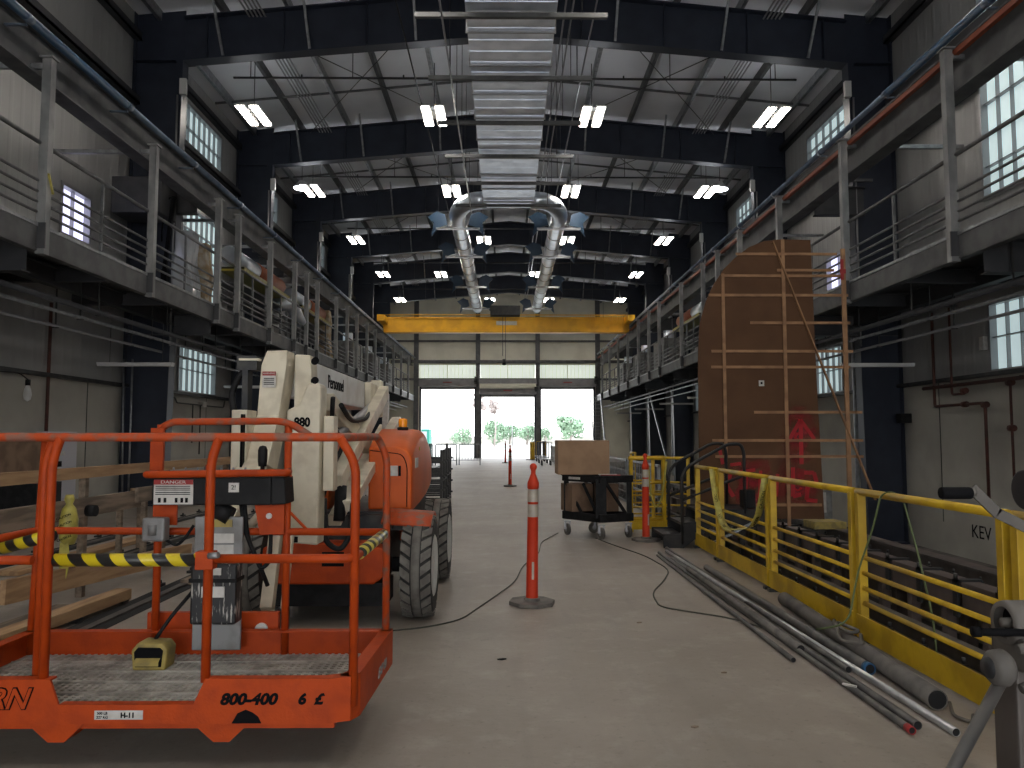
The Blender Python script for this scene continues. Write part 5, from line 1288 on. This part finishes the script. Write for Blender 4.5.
q = MB(); q.box(-8.0, -7.0, 15.6, 16.4, 6.0, 6.75); tag(q.build('dark_box_housing', 'beamdark', bevel=.02), 'large dark box hung by the first left column', 'box')
for s, nm, x, y in (('l', 'left', -6.95, 19.4), ('l2', 'left', -6.95, 25.0), ('r', 'right', 7.05, 26.5)):
    where = {'l': 'nearer on the left mezzanine', 'l2': 'farther on the left mezzanine', 'r': 'on the right mezzanine'}[s]
    t = thing('duct_stack', (x, y, DT), 'rack holding a silver and orange-brown duct, %s' % where, 'duct')
    MB().cyl((x, y, 6.02), (x, y+1.9, 6.02), .24, 20).build('silver_duct', 'duct', t)
    MB().cyl((x, y+1.9, 6.02), (x, y+4.2, 6.02), .26, 20).build('orange_duct', 'insul', t)
    MB().box(x-.22 if nm == 'left' else x-.40, x+.40 if nm == 'left' else x+.22, y, y+4.2, 5.62, 5.72).build('taped_shelf', 'hazardy', t)
    q = MB()
    for yy in (y+.1, y+2.1, y+4.1):
        for dx_ in (-.32, .32): q.box(x+dx_-.03, x+dx_+.03, yy-.03, yy+.03, DT, 5.62)
    q.each('leg', 'post', t)
    q = MB()
    for z in (4.9, 5.3): q.box(x-.3, x+.3, y, y+4.2, z, z+.05)
    q.each('shelf', 'rail', t)
q = MB().tube(bend([(-6.9, 23.2, 5.4), (-6.5, 23.6, 5.5), (-6.4, 24.2, 5.0)], .3), .2, 14); tag(q.build('duct_elbow', 'duct'), 'silver duct elbow lying between the two left mezzanine racks', 'duct')
for k, (x, y, side) in enumerate(((-6.9, 33.0, 'left'), (-6.9, 38.0, 'left'), (-7.0, 43.5, 'left'), (7.0, 32.0, 'right'), (7.0, 37.5, 'right'), (7.0, 43.0, 'right'))):
    t = thing('air_handler', (x, y, DT), 'grey air handling unit on the %s mezzanine, %s of three' % (side, ('nearest', 'middle', 'farthest')[k % 3]), 'machine')
    q = MB(); q.box(x-.45, x+.45, y, y+2.2, DT+.08, DT+1.25); q.build('cabinet', 'grey_box', t, .02)
    q = MB(); q.cyl((x, y+1.1, DT+1.25), (x, y+1.1, DT+1.7), .22, 16); q.build('duct_collar', 'duct', t)
    MB().box(x-.47 if side == 'right' else x+.45, x-.45 if side == 'right' else x+.47, y+.4, y+1.0, DT+.3, DT+1.0).build('louvre', 'beamdark', t)
    MB().box(x-.4, x+.4, y+.1, y+2.1, DT, DT+.08).build('base', 'beamdark', t)
q = MB().bar((-6.17, 10.36, 5.0), (-6.17, 10.48, 4.75), .05, .02); tag(q.build('yellow_ribbon', 'caution'), 'bit of yellow tape tied to the first left mezzanine post', 'tape')

# ------------------------------------------------------------------ far racks on the left, far barriers, bins
rk0 = None
for k, (x, y, rz, lab) in enumerate(((-1.55, 15.4, 0, 'black steel pipe rack just behind the boom lift hood'), (-1.62, 17.6, 0, 'black steel pipe rack behind another rack beyond the lift'), (-2.3, 31.0, 1.57, 'black steel rack farther back before the left doorway'), (-4.0, 31.4, 1.57, 'black steel rack far back beside the left wall side'))):
    if rk0 is None:
        t = thing('pipe_rack', (0, 0, 0), lab, 'rack', 'black steel racks on the left')
        q = MB()
        for yy in (0, .65, 1.3):
            for xx in (-.3, .3): q.box(xx-.025, xx+.025, yy-.025, yy+.025, 0, 1.2)
        q.each('upright', 'darkmetal', t)
        q = MB()
        for yy in (0, .65, 1.3):
            for z in (.15, .42, .69, .96): q.bar((-.3, yy, z), (.36, yy, z), .04, .04)
        q.each('arm', 'darkmetal', t)
        q = MB()
        for xx in (-.3, .3): q.bar((xx, 0, .04), (xx, 1.3, .04), .05, .05); q.bar((xx, 0, .6), (xx, 1.3, .6), .035, .035)
        q.each('base_rail', 'darkmetal', t)
        rk0 = t; t.location = (x, y, 0)
    else: dup(rk0, (x, y, 0), rz, lab)
for k in range(3):
    x = -4.6+k*1.15; y = 38.5+k*.4
    t = thing('crowd_barrier', (x, y, 0), 'low grey metal barrier before the left doorway, %s of three' % ('leftmost', 'middle', 'rightmost')[k], 'barrier', 'barriers before the left doorway')
    MB().tube(bend([(x, y, .05), (x, y, 1.1), (x+1.05, y, 1.1), (x+1.05, y, .05)], .1), .025, 8).build('frame', 'galv', t)
    q = MB(); q.cyl((x, y, .3), (x+1.05, y, .3), .015, 6)
    for i in range(1, 7): q.cyl((x+.15*i, y, .3), (x+.15*i, y, 1.1), .01, 6)
    q.each('bar', 'galv', t)
q = MB().cyl((1.75, 50, 0), (1.75, 50, 1.15), .16, 16); o = q.build('bollard', 'yellow', bevel=.01); tag(o, 'yellow bollard at the right side of the centre doorway', 'bollard')
MB().cyl((1.75, 50, 0), (1.75, 50, .04), .4, 16).build('base_plate', 'pipe_old', o)
q = MB().cyl((2.5, 49.5, 0), (2.5, 49.5, 1.2), .14, 16); o = q.build('bollard', 'pipe_old', bevel=.01); tag(o, 'grey bollard between the centre and right doorways', 'bollard')
for k in range(3):
    y = 47-k*3.2
    t = thing('wheeled_cart', (3.2, y, 0), 'light metal trolley on the right beyond the carton, %s of three' % ('farthest', 'middle', 'nearest')[k], 'trolley', 'metal trolleys beyond the carton')
    t.location = (2.15, y, 0)
    q = MB(); q.box(1.8, 2.45, y-.5, y+.5, .3, .34); q.build('deck', 'galv', t)
    MB().tube(bend([(1.85, y-.5, .34), (1.85, y-.5, 1.2), (2.4, y-.5, 1.2), (2.4, y-.5, .34)], .1), .02, 8).build('handle', 'galv' if k else 'yellow', t)
    q = MB()
    for xx in (1.9, 2.35):
        for yy in (y-.4, y+.4): q.cyl((xx-.03, yy, .13), (xx+.03, yy, .13), .13, 12)
    q.each('wheel', 'black', t)

# ------------------------------------------------------------------ outdoors beyond the doors
def tree(x, y, h, r, lab, seed, m_='leaf', trunk=.2, n=900, tall=False):
    rnd = random.Random(seed)
    t = thing('tree', (x, y, 0), lab, 'tree', 'trees beyond the yard')
    MB().tube([(x, y, 0), (x+.2, y, h*.4), (x, y, h*.75)], trunk, 8).build('trunk', 'bark', t)
    q = MB(); cl = [(V((x+rnd.uniform(-.6, .6)*r, y+rnd.uniform(-.5, .5)*r, h-r+rnd.uniform(-.45, .45)*r*(2.2 if tall else 1))), r*rnd.uniform(.35, .6)*(.6 if tall else 1)) for _ in range(14)]
    for i in range(n):
        c, cr = cl[i % len(cl)]; d = V((rnd.gauss(0, 1), rnd.gauss(0, 1), rnd.gauss(0, 1))).normalized()
        p = c+d*cr*rnd.uniform(.75, 1.05); a = d.orthogonal().normalized(); b = d.cross(a); s_ = .05*h*rnd.uniform(.7, 1.4)
        a = a*math.cos(i)+b*math.sin(i); b = d.cross(a)
        q.add([p-a*s_, p+b*s_*.6, p+a*s_, p-b*s_*.6], [(0, 1, 2, 3)])
    q.build('foliage', m_, t)
for a in ((11.7, 140, 6.2, 2.9, 'broad pale green bush seen through the right doorway', 1), (4.2, 150, 4.9, 2.5, 'small bush seen at the right side of the centre doorway', 2), (-2.2, 150, 5.4, 2.7, 'bush seen in the middle of the centre doorway', 3),
          (.9, 158, 4.6, 2.3, 'low bush between two others in the centre doorway', 4), (-8.2, 150, 4.0, 2.3, 'low bush seen at the right edge of the left doorway', 5), (7.6, 150, 3.6, 1.6, 'low bush seen at the left edge of the right doorway', 6)): tree(*a)
tree(-3.7, 115, 7.6, 1.1, 'tall thin brownish tree at the left of the centre doorway', 8, 'bark', .13, 260, True)
tree(-1.6, 118, 7.0, .9, 'tall thin brownish tree right of another in the centre doorway', 9, 'bark', .11, 200, True)
for k, (x, y) in enumerate(((4.8, 120), (1.2, 130))):
    q = MB().cyl((x, y, 0), (x, y, 5), .08, 8); tag(q.build('utility_pole', 'conduit'), 'distant utility pole, %s in the centre doorway' % ('right one' if k == 0 else 'middle one'), 'pole')
q = MB(); q.box(-7.6, -6.0, 62, 64, 0, 2.1); o = q.build('portable_toilet', 'teal', bevel=.05); tag(o, 'green portable cabin standing outside the left doorway', 'cabin')
MB().box(-7.4, -6.2, 61.97, 62, .15, 1.9).build('cabin_door', 'panelgrey', o)
q = MB(); q.box(-60, 80, 175, 177, 0, 1.6); tag(q.build('boundary_wall', 'outside'), 'long pale wall at the far edge of the yard', 'wall')

# ------------------------------------------------------------------ foreground steel stand with crank
t = thing('winch_stand', (1.05, 1.55, 0), 'dark steel winch stand with a crank handle in the right foreground', 'stand')
MB().box(1.018, 1.14, 1.58, 1.66, 0, 1.075).build('mast', 'trackrail', t, .006)
MB().box(.97, 1.18, 1.5, 1.75, 0, .02).build('base_plate', 'darkmetal', t)
q = MB(); q.box(.985, 1.12, 1.50, 1.60, 1.0, 1.075); q.build('sleeve', 'pipe_old', t, .006)
q = MB(); q.box(.97, 1.10, 1.475, 1.50, 1.045, 1.07); q.build('sleeve_flange', 'pipe_old', t, .004)
MB().lathe([(.030, .0), (.040, .0), (.042, .008), (.042, .052), (.038, .06), (0, .06)], (.965, 1.53, 1.092), 28, 'X').build('roller_wheel', 'pipe_old', t)
MB().lathe([(.0, .018), (.030, .018)], (.965, 1.53, 1.092), 24, 'X').build('wheel_recess', 'ink', t)
MB().lathe([(0, -.004), (.009, -.004), (.010, .018)], (.965, 1.53, 1.092), 16, 'X').build('wheel_hub', 'pipe_old', t)
q = MB(); q.lathe([(.0, -.016), (.024, -.016), (.032, -.008), (.034, .012), (.026, .022), (0, .022)], (.925, 1.49, 1.018), 20, 'X'); q.build('clamp_nut', 'pipe_old', t)
q = MB(); q.lathe([(.0, -.022), (.018, -.022), (.022, -.012)], (.925, 1.49, 1.018), 20, 'X'); q.build('clamp_bolt', 'darkmetal', t)
q = MB(); q.tube(bend([(.955, 1.475, 1.055), (.99, 1.475, 1.062), (1.005, 1.475, 1.03), (.985, 1.47, .995), (.955, 1.47, .985)], .02), .010, 8); q.build('clamp_lug', 'pipe_old', t)
q = MB(); q.cyl((.885, 1.49, 1.084), (1.0, 1.49, 1.082), .0075, 12); q.lathe([(0, -.004), (.010, -.004), (.010, .010), (.0085, .010)], (.885, 1.49, 1.084), 12, 'X'); q.build('lock_handle', 'ink', t)
MB().cyl((.940, 1.50, .995), (.30, 1.45, .0), .0115, 14).build('brace_leg', 'pipe_dark', t)
MB().cyl((.835, 1.50, 1.343), (.895, 1.50, 1.343), .0115, 16).build('crank_grip', 'ink', t, .003)
q = MB(); q.cyl((.893, 1.50, 1.345), (.902, 1.50, 1.345), .009, 12); q.bar((.896, 1.50, 1.352), (.945, 1.50, 1.303), .006, .020, (0, 0, 1)); q.bar((.943, 1.50, 1.305), (1.04, 1.50, 1.256), .006, .020, (0, 0, 1))
q.build('crank_arm', 'pipe_old', t)
MB().cyl((1.03, 1.49, 1.262), (1.10, 1.49, 1.262), .012, 12).build('crank_shaft', 'pipe_old', t)
MB().box(1.09, 1.15, 1.56, 1.64, 1.075, 1.30).build('winch_frame', 'trackrail', t, .004)
MB().cyl((1.035, 1.56, 1.345), (1.10, 1.56, 1.345), .04, 28).build('winch_drum', 'darkmetal', t, .004)

# ------------------------------------------------------------------ world, camera, colour management
w = bpy.data.worlds.new('sky'); bpy.context.scene.world = w; w.use_nodes = True
nt = w.node_tree; bg = nt.nodes['Background']
tc = nt.nodes.new('ShaderNodeTexCoord'); sp = nt.nodes.new('ShaderNodeSeparateXYZ'); nt.links.new(tc.outputs['Generated'], sp.inputs[0])
mr = nt.nodes.new('ShaderNodeMapRange'); mr.inputs[1].default_value = -.02; mr.inputs[2].default_value = .7
nt.links.new(sp.outputs['Z'], mr.inputs[0])
cr = nt.nodes.new('ShaderNodeMix'); cr.data_type = 'RGBA'; cr.inputs[6].default_value = (1, 1, .99, 1); cr.inputs[7].default_value = (.82, .90, 1, 1)
nt.links.new(mr.outputs[0], cr.inputs[0]); nt.links.new(cr.outputs[2], bg.inputs['Color']); bg.inputs['Strength'].default_value = 2.4

cam = bpy.data.cameras.new('camera'); co = bpy.data.objects.new('camera', cam); C.objects.link(co)
cam.sensor_width = 36; cam.lens = 780/1024*36; cam.clip_start = .05; cam.clip_end = 600
co.location = (0, 0, 1.45); co.rotation_euler = (PI/2+math.radians(3.9), 0, -math.radians(.51))
sc = bpy.context.scene; sc.camera = co
sc.view_settings.view_transform = 'Standard'; sc.view_settings.look = 'None'; sc.view_settings.gamma = 1; sc.view_settings.use_curve_mapping = False
sc.view_settings.exposure = 0.8
